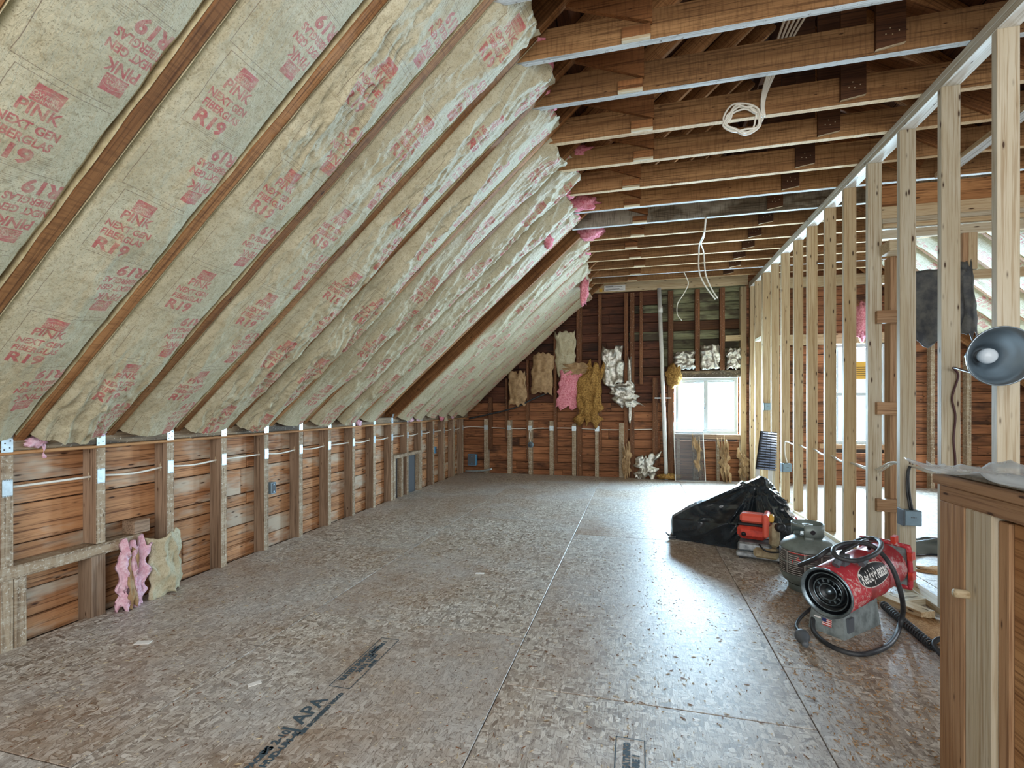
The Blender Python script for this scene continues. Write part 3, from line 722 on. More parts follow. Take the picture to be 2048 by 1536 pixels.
# built-up corner at the fourth stud
bx('stud', (1.79, 1.828), (4.10, 4.189), (0.038, 2.25), 'red_spruce', wm, 0.002)
bx('stud', (1.832, 1.90), (4.14, 4.178), (0.038, 2.25), 'new_spruce', wm, 0.002)
for z in (0.40, 1.10, 1.76): bx('blocking', (XP + 0.045, 1.85), (4.045, 4.083), (z, z + 0.09), 'red_spruce', wm, 0.002)
bx('blocking', (1.72, 1.87), (3.95, 4.10), (2.25, 2.33), 'cut_end', wm, 0.004)
# short wall across the far room with its raised header, and the closet plate running towards it
wi = struct('wall_inner', (2.8, 4.62, 0))
bx('header', (1.95, 3.55), (4.6, 4.64), (2.53, 2.60), ('new_spruce_pale', 'new_spruce'), wi, 0.003)
bx('header', (1.95, 3.55), (4.58, 4.66), (2.61, 2.648), 'new_spruce', wi, 0.003)
bx('header', (1.95, 3.55), (4.59, 4.66), (2.652, 2.69), 'new_spruce_pale', wi, 0.003)
bx('header', (1.95, 3.50), (4.62, 4.66), (2.70, 2.80), 'new_spruce', wi, 0.003)
bx('sheathing_board', (1.95, 3.4), (4.665, 4.685), (2.80, 2.985), 'rough_board', wi, 0.003)
bx('cripple_stud', (2.50, 2.54), (4.6, 4.689), (2.24, 2.53), 'red_spruce', wi, 0.002)
bx('cripple_stud', (2.54, 2.60), (4.60, 4.64), (2.24, 2.53), 'new_spruce', wi, 0.002)
bx('ledger', (1.95, 3.75), (4.60, 4.64), (2.165, 2.235), 'new_spruce', wi, 0.002)
bx('closet_plate', (2.30, 2.389), (2.6, 4.58), (2.975, 3.013), ('new_spruce', 'joist_edge_grey_lit'), wi, 0.003)
bx('stud', (3.3, 3.338), (4.6, 4.689), (0.0, 2.165), 'new_spruce', wi, 0.002)

# right knee wall behind
wr = struct('wall_right', (XR + 0.1, 5, 0))
meshobj('leak_backing', *(lambda m: (m.v, m.f))(MB().box((XR + 0.16, XR + 0.19), (1.5, 8.2), (-0.14, 1.3))), 'dark_backing', wr)
for i in range(len(zs) - 1):
    for a, b in ((1.6, 4.7), (4.7, 8.1)): bx('plank', (XR + 0.13, XR + 0.155), (a, b - 0.003), (zs[i] + 0.003, zs[i + 1] - 0.003), 'sheathing_left', wr, 0.004)
bx('top_plate', (XR + 0.03, XR + 0.13), (1.6, 8.1), (0.93, 1.018), 'weathered_plate', wr, 0.004)
for y in SY:
    if y > 1.8: bx('stud', (XR + 0.03, XR + 0.13), (y, y + 0.05), (-0.02, 0.93), 'old_stud', wr, 0.002)

# ------------------------------------------------------------------ half wall round the stair, front right
wf = struct('wall_front', (0.96, 1.4, 0)); hx0 = 0.91
bx('cap_board', (hx0 - 0.012, hx0 + 0.2), (0.2, 1.80), (0.927, 0.955), 'red_spruce', wf, 0.003)
bx('top_plate', (hx0, hx0 + 0.089), (0.2, 1.786), (0.876, 0.925), 'red_spruce', wf, 0.003)
for y0, y1, mt in ((1.742, 1.786, 'red_spruce'), (1.70, 1.740, 'red_spruce'), (1.655, 1.698, 'red_spruce'), (1.556, 1.594, 'new_spruce_pale'), (1.45, 1.49, 'red_spruce'), (1.04, 1.08, 'red_spruce')):
    pass
bx('stud', (hx0, hx0 + 0.089), (1.722, 1.784), (-0.3, 0.876), 'red_spruce', wf, 0.003)
bx('stud', (hx0 - 0.001, hx0 + 0.089), (1.664, 1.72), (-0.3, 0.876), 'red_spruce', wf, 0.003)
bx('stud', (hx0, hx0 + 0.089), (1.555, 1.663), (-0.3, 0.876), 'new_spruce_pale', wf, 0.003)
bx('stud', (hx0 + 0.012, hx0 + 0.089), (1.512, 1.553), (-0.3, 0.866), 'red_spruce', wf, 0.003)
bx('sheathing_board', (hx0 + 0.02, hx0 + 0.04), (0.3, 1.51), (-0.3, 0.868), 'plate_orange', wf, 0.002)
bx('backing_board', (hx0 + 0.092, hx0 + 0.11), (0.3, 1.78), (-0.3, 0.92), 'old_stud_brown', wf, 0.002)
m = MB(); m.lathe([(0.0, 0), (0.011, 0), (0.012, 0.004), (0.0115, 0.04), (0.0, 0.042)], (hx0 + 0.004, 1.652, 0.632), (-1, -0.2, 0.12), 16)
tag(m.obj('wood_dowel', 'cut_end', None, True), 'pale round dowel stub sticking out of the half wall stud', 'dowel')

# ------------------------------------------------------------------ insulation batts
def batt(y0, y1, s1, fold, phase, label, group, right=False, nu=30, ns=230, seed=1, s0=0.005, sag=0.03, tuft=None, droop=0.0):
    u, s = np.meshgrid(np.linspace(0, 1, nu), np.linspace(s0, s1, ns))
    W = y1 - y0
    edge = np.clip(np.sin(PI * u), 0, 1) ** 0.55
    off = -0.022 + (sag + 0.022) * edge
    off += 0.010 * (vn(u * 2.5, s * 2.2, seed) - 0.5)
    fl = (np.clip(0.07 - np.minimum(u, 1 - u), 0, 1) / 0.07)
    off -= fl * 0.02 * (0.2 + 1.4 * vn(u * 0 + np.round(u) * 9, s * 5, seed + 3))
    mask = np.clip(2.2 * vn(u * 1.3 + 3, s * 0.9, seed + 5) - 0.45, 0.12, 1)
    env = edge ** 0.5 * mask
    w1 = ridge(u * 2.3 + s * 1.3, s * 0.55, seed + 7) + 0.7 * ridge(u * 4.6 + s * 1.9 + 2, s * 0.9, seed + 9) + 0.5 * ridge(u * 3 - s * 2.6, s * 3.2 + u * 3, seed + 11)
    w2 = ridge(u * 9 + s * 4, s * 6, seed + 13) + ridge(u * 8 - s * 5, s * 7 + u * 3, seed + 15)
    off += fold * env * (0.030 * w1 + 0.010 * w2)
    off += fold * env * 0.006 * (ridge(u * 16 + s * 9, s * 10, seed + 27) + ridge(u * 20 - s * 14 + 5, s * 13, seed + 29))
    off += 0.0035 * (vn(u * 14, s * 30, seed + 17) - 0.5)
    off += 0.02 * np.exp(-(s - s0) / 0.07) * edge
    endw = np.clip((s - (s1 - 0.22)) / 0.22, 0, 1)
    off += endw * (0.03 * ridge(u * 4 + s * 6, s * 9, seed + 19) - droop * endw)
    wob = 0.012 * (vn(s * 4, u * 0, seed + 21) - 0.5) * (1 - 2 * np.abs(u - 0.5)) * 0 + 0.006 * (vn(s * 7, np.round(u) * 5, seed + 23) - 0.5)
    sj = s + (endw > 0.99) * 0.05 * (vn(u * 7, s * 0, seed + 25) - 0.5)
    y = y0 + u * W + wob
    x = X0 + CA * sj + SA * off; z = Z0 + SA * sj - CA * off
    if right: x = XR - (x - X0)
    v = np.stack([x, y, z], -1).reshape(-1, 3)
    f = gridfaces(nu, ns)
    if not right: f = [q[::-1] for q in f]
    uv = np.stack([(u * W) / PW if not right else 1 - u, (s + phase) / PH], -1).reshape(-1, 2)
    org = slope_pt(s0, 0, (y0 + y1) / 2, right)
    b = meshobj('insulation_batt', v, f, 'batt_paper', None, True, uv, origin=org)
    tag(b, label, 'insulation', group)
    for side in (0, 1):
        ss = s[:, 0]; yy = y0 + (0.0015 if side == 0 else W - 0.0015) + 0 * ss
        hi = -0.004 + 0.006 * vn(ss * 9, 0 * ss + side * 5, seed + 31); lo = -0.05 + 0 * ss
        V = []
        for o_, dy in ((lo, 0), (hi, 0), (hi, 0.0012 if side == 0 else -0.0012), (lo, 0.0012 if side == 0 else -0.0012)):
            xx = X0 + CA * ss + SA * o_; zz = Z0 + SA * ss - CA * o_
            if right: xx = XR - (xx - X0)
            V.append(np.stack([xx, yy + dy, zz], -1))
        Vv = np.concatenate(V); n_ = len(ss); F_ = []
        for r_ in range(4):
            r2 = (r_ + 1) % 4; F_ += [(r_ * n_ + j, r_ * n_ + j + 1, r2 * n_ + j + 1, r2 * n_ + j) for j in range(n_ - 1)]
        meshobj('stapling_flange', Vv, F_, 'flange_paper', b)
    # the glass wool behind the paper
    m = MB(); e = 0.008
    P = slope_pt(s0 + 0.03, -0.135, y0 + e, right); A = slope_pt(s1 - 0.06, -0.135, y0 + e, right) - P
    m.prism(P, A, Vector((0, W - 2 * e, 0)), Rn[right] * 0.098)
    m.obj('glass_wool', 'pink_wool', b)
    if tuft:
        for i in range(tuft):
            q = slope_pt(s1 - 0.02, -0.04 - 0.02 * i, y0 + W * (0.3 + 0.35 * (i % 2)), right)
            lump('wool_tuft', q, (0.09, 0.12, 0.05), 'pink_wool', b, seed + i, 3, 0.5)
    return b
FOLD = {5: 0.12, 6: 0.35, 7: 0.9, 8: 0.55, 9: 1.0, 10: 1.1, 11: 1.0, 12: 1.0, 13: 1.2, 14: 0.5, 16: 1.0, 17: 0.7, 18: 0.8, 19: 0.4, 20: 0.3, 21: 0.5}
LAB = {5: 'smooth insulation batt with the largest pink print, farthest left',
 6: 'insulation batt with crisp pink print and soft upper creases, second from the left',
 7: 'insulation batt with long deep folds down its upper half, third from the left',
 8: 'mostly flat insulation batt whose curled top end reaches beside the first full joist',
 9: 'wrinkled insulation batt, sixth bay on the near side of the uncovered dark bay',
 10: 'wrinkled insulation batt, fifth bay on the near side of the uncovered dark bay',
 11: 'wrinkled insulation batt, fourth bay on the near side of the uncovered dark bay',
 12: 'wrinkled insulation batt, third bay on the near side of the uncovered dark bay',
 13: 'puckered insulation batt, second bay on the near side of the uncovered dark bay',
 14: 'narrow flat insulation batt directly on the near side of the uncovered dark bay',
 16: 'creased insulation batt directly beyond the uncovered dark bay',
 17: 'insulation batt in the second bay beyond the uncovered dark bay',
 18: 'insulation batt in the third bay beyond the uncovered dark bay',
 19: 'insulation batt in the fourth bay beyond the uncovered dark bay',
 20: 'tan insulation batt, last but one before the gable wall',
 21: 'tan insulation batt tight against the gable wall'}
PHASE = {5: 0.248, 6: -0.16, 7: 0.04, 8: 0.05, 9: 0.342, 10: 0.428, 11: 0.1, 12: 0.33, 13: 0.5, 14: 0.05, 16: 0.3, 17: 0.2, 18: 0.41, 19: 0.13, 20: 0.52, 21: 0.22}
END = {5: 3.5, 6: 3.4, 7: 3.3, 8: 3.14, 9: 3.15, 10: 3.12, 11: 3.05, 12: 3.16, 13: 3.02, 14: 3.04, 16: 3.06, 17: 3.02, 18: 2.98, 19: 2.95, 20: 2.9, 21: 2.85}
TUFT = {9: 2, 10: 1, 12: 2, 13: 1, 14: 2, 16: 3, 17: 1}
for i in list(range(5, 15)) + list(range(16, 22)):
    batt(RY[i] + 0.05, RY[i + 1], END[i], FOLD[i], PHASE[i], LAB[i], 'insulation batts on the left roof slope', seed=i * 3, ns=380 if i < 12 else 260, nu=56 if i < 12 else 36,
         sag=0.014 if i < 7 else 0.024 if i < 12 else 0.034, tuft=TUFT.get(i))
RL = ['nearest', 'second', 'third', 'fourth', 'fifth', 'sixth']
for n, i in enumerate(range(15, 21)):
    batt(RY[i] + 0.05, RY[i + 1], 3.1, 0.45, 0.17 * i, 'white batt on the right roof slope, %s of those between the studs' % RL[n], 'insulation batts on the right roof slope', right=True, seed=40 + i, ns=70, nu=16, sag=0.035)

# loose pieces of insulation
def tuft(name, c, size, mat, label, seed, sub=3, rough=0.45):
    return tag(lump(name, c, size, mat, None, seed, sub, rough), label, 'insulation')
tuft('wool_tuft', (XL + 0.012, 1.735, 0.985), (0.022, 0.045, 0.025), 'pale_wool', 'pale pink tuft bulging over the top plate beside the first rafter', 3)
m = MB(); m.tube([(XL + 0.016, 1.765, 0.99), (XL + 0.014, 1.772, 0.95), (XL + 0.015, 1.768, 0.925), (XL + 0.014, 1.775, 0.905)], lambda t: 0.005 + 0.004 * math.sin(9 * t), 6); tag(m.obj('wool_strand', 'pale_wool', None, True), 'thin pale strand hanging over the top plate beside the first tuft', 'insulation')
tuft('wool_tuft', (XL + 0.012, 2.02, 1.01), (0.02, 0.04, 0.016), 'pale_wool', 'pale pink tuft above the top plate at the second rafter tie', 5)
for i, (y, ln) in enumerate(((4.62, 0.05), (5.85, 0.08), (6.1, 0.07), (7.35, 0.06))):
    tuft('wool_tuft', (XL + 0.012, y, 0.98), (0.02, ln, 0.035), 'pale_wool', ['pale tuft hanging under the batts left of the uncovered bay', 'pale tuft row nearest beyond the uncovered bay, on the plate', 'second pale tuft beyond the uncovered bay, on the plate', 'pale tuft on the plate close to the gable corner'][i], 11 + i)
tuft('wool_tuft', (XL + 0.03, 6.85, 0.98), (0.03, 0.07, 0.05), 'pink_wool', 'pink tuft with a paper flap on the plate near the gable corner', 19)
t = tag(sheet('paper_flap', (XL + 0.04, 6.9, 0.92), (0, 0.16, 0), (0.0, 0.0, 0.14), 6, 6, lambda u, v: 0.03 * vn(u * 3, v * 3, 4), 'batt_paper', thick=0.003, N=(1, 0, 0)), 'torn paper flap hanging beside the pink tuft on the far plate', 'insulation')
tuft('wool_tuft', (-0.70, 6.75, 2.76), (0.06, 0.06, 0.20), 'pink_wool', 'long pink tuft hanging from the roof slope in front of the gable wall', 23)
tuft('wool_tuft', (2.95, 7.5, 2.3), (0.09, 0.08, 0.24), 'pink_wool', 'pink tuft hanging in the far room, seen between the partition studs', 24)
for i, (q, lab) in enumerate((((-0.52, 4.62, 3.08), 'pink wool end sticking out over the seventh joist'), ((-0.50, 5.43, 3.10), 'pink wool end sticking out right above the uncovered bay'), ((-0.45, 3.86, 3.15), 'pale torn batt end poking out beside the fifth joist'), ((-0.84, 4.70, 2.80), 'small pink clump bursting through the batt below the dark bay top'))):
    tuft('wool_tuft', q, ((0.17, 0.09, 0.07), (0.15, 0.12, 0.09), (0.16, 0.08, 0.05), (0.05, 0.08, 0.09))[i], 'pink_wool', lab, 30 + i)
# torn pieces standing at the foot of the knee wall
t = thing('torn_batt', (XL + 0.02, 2.17, 0), 'torn pink insulation strip slumped at the foot of the knee wall', 'insulation')
sheet('wool', (XL + 0.05, 2.10, 0.0), (0.0, 0.15, 0), (-0.04, 0.03, 0.37), 16, 30, lambda u, v: 0.05 * ridge(u * 3, v * 1.4 + 1, 3) + 0.02 * vn(u * 9, v * 12, 5), 'pale_wool', t, 0.02, 0.3, 3, N=(1, 0, 0))
sheet('paper', (XL + 0.085, 2.125, 0.01), (0.0, 0.05, 0), (-0.04, 0.03, 0.31), 8, 24, lambda u, v: 0.03 * ridge(u * 2, v * 2.4 + 1, 13), 'brown_paper', t, 0.004, 0.3, 5, N=(1, 0, 0))
t = tag(sheet('batt_scrap', (XL + 0.03, 2.28, 0.0), (0, 0.215, 0), (0.0, 0.0, 0.375), 24, 34, lambda u, v: 0.05 * np.sin(PI * u) ** 0.5 + 0.03 * ridge(u * 2.6 + v, v * 1.6, 21) + 0.012 * ridge(u * 6, v * 5, 22), 'batt_paper', None, 0.006, 0.12, 9, N=(1, 0, 0)), 'crumpled cream batt scrap leaning in the knee wall bay', 'insulation')
for i, (y, w, h) in enumerate(((2.02, 0.10, 0.03), (2.2, 0.2, 0.02))):
    pass

# pieces of insulation on the gable wall
def gsheet(name, x0, x1, z0, z1, mat, label, fold=0.03, seed=1, edge=0.15, skew=0.0, thick=0.02, y=YE - 0.01, cat='insulation', nu=18, nv=26, parent=None, bulge=0.04):
    o = sheet(name, (x0 + skew, y, z0), (x1 - x0, 0, 0), (-skew, 0, z1 - z0), nu, nv, lambda u, v: bulge * np.sin(PI * u) ** 0.6 + fold * ridge(u * 3 + v, v * 3, seed) + 0.5 * fold * ridge(u * 7, v * 8, seed + 2), mat, parent, thick, edge, seed, N=(0, -1, 0))
    return tag(o, label, cat) if label else o
gsheet('batt_piece', -2.10, -1.80, 1.16, 1.72, 'brown_paper', 'brown paper batt piece under the slope, leftmost on the gable wall', seed=4, skew=0.0)
gsheet('batt_piece', -1.70, -1.34, 1.36, 2.02, 'brown_paper', 'square brown paper batt piece between two gable studs, second from the slope', seed=6)
gsheet('batt_piece', -1.29, -0.96, 1.66, 2.36, 'batt_paper', 'tall paper batt piece high on the gable wall, next to the slope', seed=8)
gsheet('batt_piece', -1.16, -0.76, 1.66, 1.85, 'brown_paper', 'strip of brown paper folded over the top of the pink piece', seed=9, y=YE - 0.05)
gsheet('pink_insulation', -1.22, -0.86, 1.12, 1.72, 'pink_wool', 'square pink wool piece hanging on the gable wall', seed=10, skew=-0.06, y=YE - 0.05, thick=0.04)
gsheet('gold_insulation', -0.86, -0.47, 0.86, 1.82, 'gold_wool', 'ragged golden brown wool hanging beside the pink piece', 0.07, 12, 0.35, -0.10, 0.04, YE - 0.05)
gsheet('foil_batt', -0.53, -0.20, 1.50, 2.10, 'foil', 'crinkled foil faced batt piece between studs right of the golden wool', 0.05, 14, 0.15, 0.0)
gsheet('foil_batt', -0.44, -0.05, 1.14, 1.52, 'foil', 'lower foil flap drooping towards the right under the foil batt', 0.05, 15, 0.25, 0.14, y=YE - 0.03)
gsheet('foil_strip', -0.135, -0.07, 0.9, 1.92, 'foil', 'narrow foil strip hanging along a gable stud', 0.02, 16, 0.1, 0.0, nu=6)
gsheet('foil_batt', 0.575, 0.875, 1.72, 2.0, 'foil', 'foil batt piece left of the three above the slider window', 0.05, 17, 0.15)
gsheet('foil_batt', 0.965, 1.235, 1.72, 2.09, 'foil', 'square foil batt piece in the middle above the slider window', 0.05, 18, 0.08)
gsheet('foil_batt', 1.325, 1.53, 1.72, 2.02, 'foil', 'foil batt piece right of the three above the slider window', 0.05, 19, 0.15)
tuft('gold_insulation', (0.56, YE - 0.06, 1.62), (0.11, 0.08, 0.17), 'gold_wool', 'ball of brown wool by the upper left window corner', 41)
tuft('wool_scrap', (0.50, YE - 0.06, 0.05), (0.18, 0.07, 0.05), 'gold_wool', 'brown wool crumbs on the floor at the pipe foot', 42)
t = tag(sheet('foil_scrap', (-0.02, YE - 0.05, 0.0), (0.30, 0, 0), (0.05, 0.0, 0.36), 16, 18, lambda u, v: 0.06 * ridge(u * 3, v * 2, 3) + 0.02 * ridge(u * 8, v * 8, 5), 'foil', None, 0.006, 0.5, 7, N=(0, -1, 0)), 'crumpled foil scrap on the floor against the gable studs', 'insulation')
for i, (x, z0, z1, lab) in enumerate(((0.84, 0.05, 0.62, 'peeling brown paper strip below the window, behind the screen'), (1.22, 0.02, 0.62, 'peeling brown paper strip below the right window half'), (1.49, 0.1, 0.45, 'peeling brown paper strip in the corner below the window'), (-0.22, 0.02, 0.5, 'peeling brown paper strip low on a gable stud left of the pipe'))):
    gsheet('paper_strip', x, x + 0.13, z0, z1, 'brown_paper', lab, 0.05, 30 + i, 0.5, 0.03, 0.004, YE - 0.03, 'paper')

m = MB(); m.tube([(-2.82, YE - 0.02, 0.93), (-2.4, YE - 0.02, 1.02), (-2.0, YE - 0.02, 1.12), (-1.7, YE - 0.02, 1.26), (-1.36, YE - 0.02, 1.40)], 0.014, 6, 5); tag(m.obj('old_wire', 'black_cable', None, True), 'thick dark old wire rising across the gable studs under the slope', 'cable')
# ------------------------------------------------------------------ pipe, screen, boxes, cables
t = thing('vent_pipe', (0.45, YE - 0.05, 0), 'white plastic vent pipe running up the gable wall beside the window', 'pipe')
m = MB(); m.tube([(0.455, YE - 0.05, 0.0), (0.347, YE - 0.05, 3.0)], 0.031, 16, 0); m.obj('tube', 'white_pvc', t, True)
m = MB(); m.tube([(0.366, YE - 0.05, 2.62), (0.361, YE - 0.05, 2.72)], 0.036, 16, 0); m.obj('coupling', 'white_pvc', t, True)
m = MB(); m.box((0.28, 0.53), (YE - 0.03, YE - 0.015), (1.27, 1.285)); m.obj('pipe_strap', 'galvanised', t)
# window screen leaning on the wall
t = thing('window_screen', (0.80, 7.86, 0), 'grey framed window screen leaning on the wall below the slider window', 'screen')
a0, a1 = Vector((0.585, 7.86, 0)), Vector((0.565, 7.975, 0.885)); b0, b1 = Vector((1.02, 7.86, 0)), Vector((0.99, 7.975, 0.885))
for p, q in ((a0, a1), (b0, b1), (a0, b0), (a1, b1), (a0.lerp(a1, 0.85), b0.lerp(b1, 0.85))): board('frame', p, q, 0.02, 0.012, (0, 1, 0.0), 'white_pvc', t, 0.002)
meshobj('mesh', [a0, b0, b0.lerp(b1, 0.86), a0.lerp(a1, 0.86)], [(0, 1, 2, 3)], 'insect_mesh', t)
# knee wall cable
pts = [(XL - 0.045, 0.8, 0.765)]
for y in SY[5:]: pts += [(XL - 0.045, y + 0.0, 0.772), (XL - 0.045, y + 0.05, 0.772), (XL - 0.04, y + 0.23, 0.764 + 0.008 * math.sin(y * 5))]
pts = [p for p in pts if p[1] < 7.95] + [(-2.80, YE + 0.03, 0.79)]
pts += [(x, YE + 0.03, 0.775 + 0.01 * math.sin(x * 4)) for x in np.arange(-2.5, 0.5, 0.25)]
m = MB(); m.tube(pts, 0.0065, 6, 4); tag(m.obj('wall_cable', 'white_cable', None, True), 'white cable threaded through the knee wall and gable studs', 'cable')
for y in SY[6:]:
    lump('splinter', (XL - 0.05, y - 0.002, 0.775), (0.004, 0.004, 0.03), 'cut_end', wl, int(y * 10), 1)
for x in (-2.515, -2.1, -1.735, -1.37, -0.995, -0.62): perforated = MB().box((x - 0.035, x + 0.035), (YE - 0.0035, YE - 0.001), (0.74, 0.82)).obj('nail_plate', 'galvanised', wb)
# electrical boxes
def ebox(x, y, z, w, d, h, mat, label, face):
    """open-fronted outlet box: shell, inner dark recess, knockouts; face is the axis it opens to"""
    t = thing('outlet_box', (x, y, z), label, 'electrical box')
    if face == 'x':
        bx('shell', (x - d, x), (y - w / 2, y + w / 2), (z, z + h), mat, t, 0.004); bx('recess', (x - 0.002, x + 0.0015), (y - w / 2 + 0.006, y + w / 2 - 0.006), (z + 0.008, z + h - 0.008), 'tool_black', t, 0.001)
        for k in (0.2, 0.8): bx('mounting_ear', (x - 0.001, x + 0.003), (y - 0.008, y + 0.008), (z + h * k - 0.006, z + h * k + 0.006), mat, t, 0.001)
    else:
        bx('shell', (x - w / 2, x + w / 2), (y, y + d), (z, z + h), mat, t, 0.004); bx('recess', (x - w / 2 + 0.006, x + w / 2 - 0.006), (y - 0.0015, y + 0.002), (z + 0.008, z + h - 0.008), 'dark_grey', t, 0.001)
        for k in (0.2, 0.8): bx('mounting_ear', (x - 0.008, x + 0.008), (y - 0.003, y + 0.001), (z + h * k - 0.006, z + h * k + 0.006), mat, t, 0.001)
    return t
ebox(XL + 0.008, 3.37, 0.44, 0.055, 0.06, 0.095, 'grey_box', 'grey outlet box on the fifth knee wall stud', 'x')
ebox(XL + 0.008, 6.69, 0.45, 0.06, 0.06, 0.10, 'blue_box', 'blue outlet box on a knee wall stud near the far end', 'x')
t = ebox(-2.74, 7.9, 0.13, 0.15, 0.08, 0.19, 'blue_box', 'large blue box low in the corner of knee wall and gable wall', 'y')
m = MB(); m.tube([(-2.85, 7.9, 0.03), (-2.55, 7.86, 0.05), (-2.36, 7.85, 0.09)], 0.018, 8, 4); tag(m.obj('conduit', 'galvanised', None, True), 'short grey conduit lying on the floor under the blue corner box', 'conduit')
t = thing('hanging_box', (-1.72, YE - 0.02, 0.43), 'round blue box dangling by its cable on the gable wall', 'electrical box')
m = MB(); m.lathe([(0, 0), (0.05, 0), (0.052, 0.01), (0.048, 0.04), (0, 0.04)], (-1.72, YE - 0.005, 0.50), (0, -1, 0), 16); m.obj('shell', 'grey_box', t, True)
m = MB(); m.lathe([(0, 0), (0.036, 0), (0.036, 0.003), (0, 0.003)], (-1.72, YE - 0.044, 0.50), (0, -1, 0), 16); m.obj('cover', 'dark_grey', t, True)
m = MB(); m.tube([(-1.72, YE - 0.02, 0.54), (-1.745, YE - 0.02, 0.66), (-1.70, YE - 0.02, 0.76), (-1.5, YE - 0.012, 0.785)], 0.007, 6, 6); m.obj('cord', 'white_cable', t, True)
# partition boxes and cable
def pbox(y, z, label):
    t = thing('outlet_box', (XP + 0.01, y, z), label, 'electrical box')
    bx('shell', (XP - 0.002, XP + 0.09), (y - 0.066, y - 0.001), (z, z + 0.095), 'grey_box', t, 0.004)
    bx('mounting_flange', (XP - 0.012, XP - 0.0022), (y - 0.07, y + 0.012), (z - 0.004, z + 0.1), 'dark_grey', t, 0.002)
    m = MB(); [m.box((XP + 0.03 + 0.008 * j, XP + 0.035 + 0.008 * j), (y - 0.0672, y - 0.0662), (z + 0.05, z + 0.056)) for j in range(4)]; m.obj('raised_mark', 'dark_grey', t)
pbox(3.635, 0.41, 'grey outlet box on the partition stud behind the heater')
pbox(6.255, 0.40, 'grey outlet box low on the partition, behind the ribbed panel')
pbox(7.1, 1.10, 'grey switch box halfway up the partition near the gable wall')
zc = {2.769: 0.80, 3.197: 0.79, 3.635: 0.785, 4.079: 0.705, 4.50: 0.70, 4.91: 0.715, 5.369: 0.735, 5.793: 0.74}
pts = [(XP + 0.05, y + d, z + dz) for y, z in sorted(zc.items()) for d, dz in ((-0.02, 0), (0.06, 0), (0.22, -0.008))] + [(XP + 0.03, 6.15, 0.75), (XP + 0.03, 6.24, 0.72), (XP + 0.03, 6.23, 0.6), (XP + 0.05, 6.22, 0.5)]
m = MB(); m.tube(pts, 0.0075, 6, 4); m.tube([(p[0] + 0.012, p[1], p[2] - 0.008 - 0.01 * (k % 2)) for k, p in enumerate(pts[:16])], 0.0065, 6, 4)
tag(m.obj('partition_cable', 'white_cable', None, True), 'pair of white cables threaded through the partition studs', 'cable')
m = MB(); m.tube([(XP + 0.055, 3.625, 0.79), (XP + 0.03, 3.61, 0.74), (XP + 0.025, 3.605, 0.63), (XP + 0.04, 3.6, 0.505)], 0.006, 6, 5); m.tube([(XP + 0.055, 3.625, 0.79), (XP + 0.035, 3.61, 0.72), (XP + 0.04, 3.605, 0.6), (XP + 0.052, 3.6, 0.505)], 0.006, 6, 5)
tag(m.obj('box_cable', 'black_cable', None, True), 'dark cable dropping into the outlet box behind the heater', 'cable')
# cables hanging from the ceiling
m = MB()
for k in range(5): m.tube([(0.80 + 0.04 * k, 2.58, 3.55), (0.75 + 0.03 * k, 2.66, 3.21), (0.76 + 0.018 * k, 3.0, 3.19), (0.765 + 0.006 * k, 3.33, 3.12), (0.77 + 0.008 * (k % 3), 3.36, 2.99)], 0.0065, 6, 5)
ct = thing('cable_coil', (0.67, 3.35, 2.98), 'coil of white cable hanging from the third joist', 'cable')
m.obj('feed', 'white_cable', ct, True)
for k in range(5):
    r = 0.085 + 0.006 * k; rn = random.Random(k)
    m = MB(); m.tube([(0.655 + (r + rn.uniform(-0.022, 0.022)) * math.cos(a), 3.355 - 0.006 * k, 2.985 + (r * 0.85 + rn.uniform(-0.022, 0.022)) * math.sin(a)) for a in np.linspace(0, 2 * PI, 10)[:-1]], 0.006, 6, 5, closed=True); m.obj('loop', 'white_cable', ct, True)
m = MB(); m.tube([(0.662, 5.10, 3.012), (0.66, 5.2, 2.9), (0.67, 5.6, 2.93), (0.70, 5.95, 2.95), (0.72, 6.1, 2.75), (0.80, 6.2, 2.6), (0.92, 6.25, 2.44)], 0.008, 6, 6); m.tube([(0.664, 5.10, 3.012), (0.672, 5.3, 2.9), (0.68, 5.6, 2.92), (0.75, 5.95, 2.93), (0.79, 6.1, 2.72), (0.86, 6.2, 2.58), (0.945, 6.25, 2.45)], 0.008, 6, 6)
tag(m.obj('ceiling_cable', 'white_cable', None, True), 'two white cables drooping together from the grey joist', 'cable')
m = MB(); m.tube([(0.64, 7.10, 3.01), (0.67, 7.12, 2.95), (0.70, 7.15, 2.85), (0.64, 7.18, 2.72), (0.565, 7.2, 2.6), (0.56, 7.2, 2.45), (0.62, 7.2, 2.36)], 0.007, 6, 6); tag(m.obj('ceiling_cable', 'white_cable', None, True), 'single curly white cable hanging nearest the gable wall', 'cable')
for i, (x, y, z) in enumerate(((0.77, 4.55, 4.20), (0.88, 4.55, 4.10), (0.93, 4.55, 4.20))):
    t = MB(); t.lathe([(0.0, 0), (0.012, 0), (0.03, -0.02), (0.045, -0.05), (0.042, -0.075), (0.02, -0.06), (0, -0.05)], (x, y, z), (0, 0, 1), 12)
    tag(t.obj('wasp_nest', 'wasp_paper', None, True), 'small grey papery wasp nest on the dark roof, %s of the three' % ('left', 'lower', 'right')[i], 'wasp nest', 'wasp nests under the roof')
m = MB()
rn = random.Random(4)
for k in range(26):
    a = rn.uniform(0, 6.28); p = Vector((1.45 + 0.1 * math.cos(a), 2.35 + 0.05 * math.sin(a), 3.30 + rn.uniform(-0.03, 0.05)))
    m.tube([p, p + Vector((rn.uniform(-.12, .12), rn.uniform(-.05, .05), rn.uniform(-.08, .04))), p + Vector((rn.uniform(-.2, .2), rn.uniform(-.05, .05), rn.uniform(-.12, .06)))], 0.002, 4, 3)
m.box((1.38, 1.6), (2.35, 2.36), (3.22, 3.225))
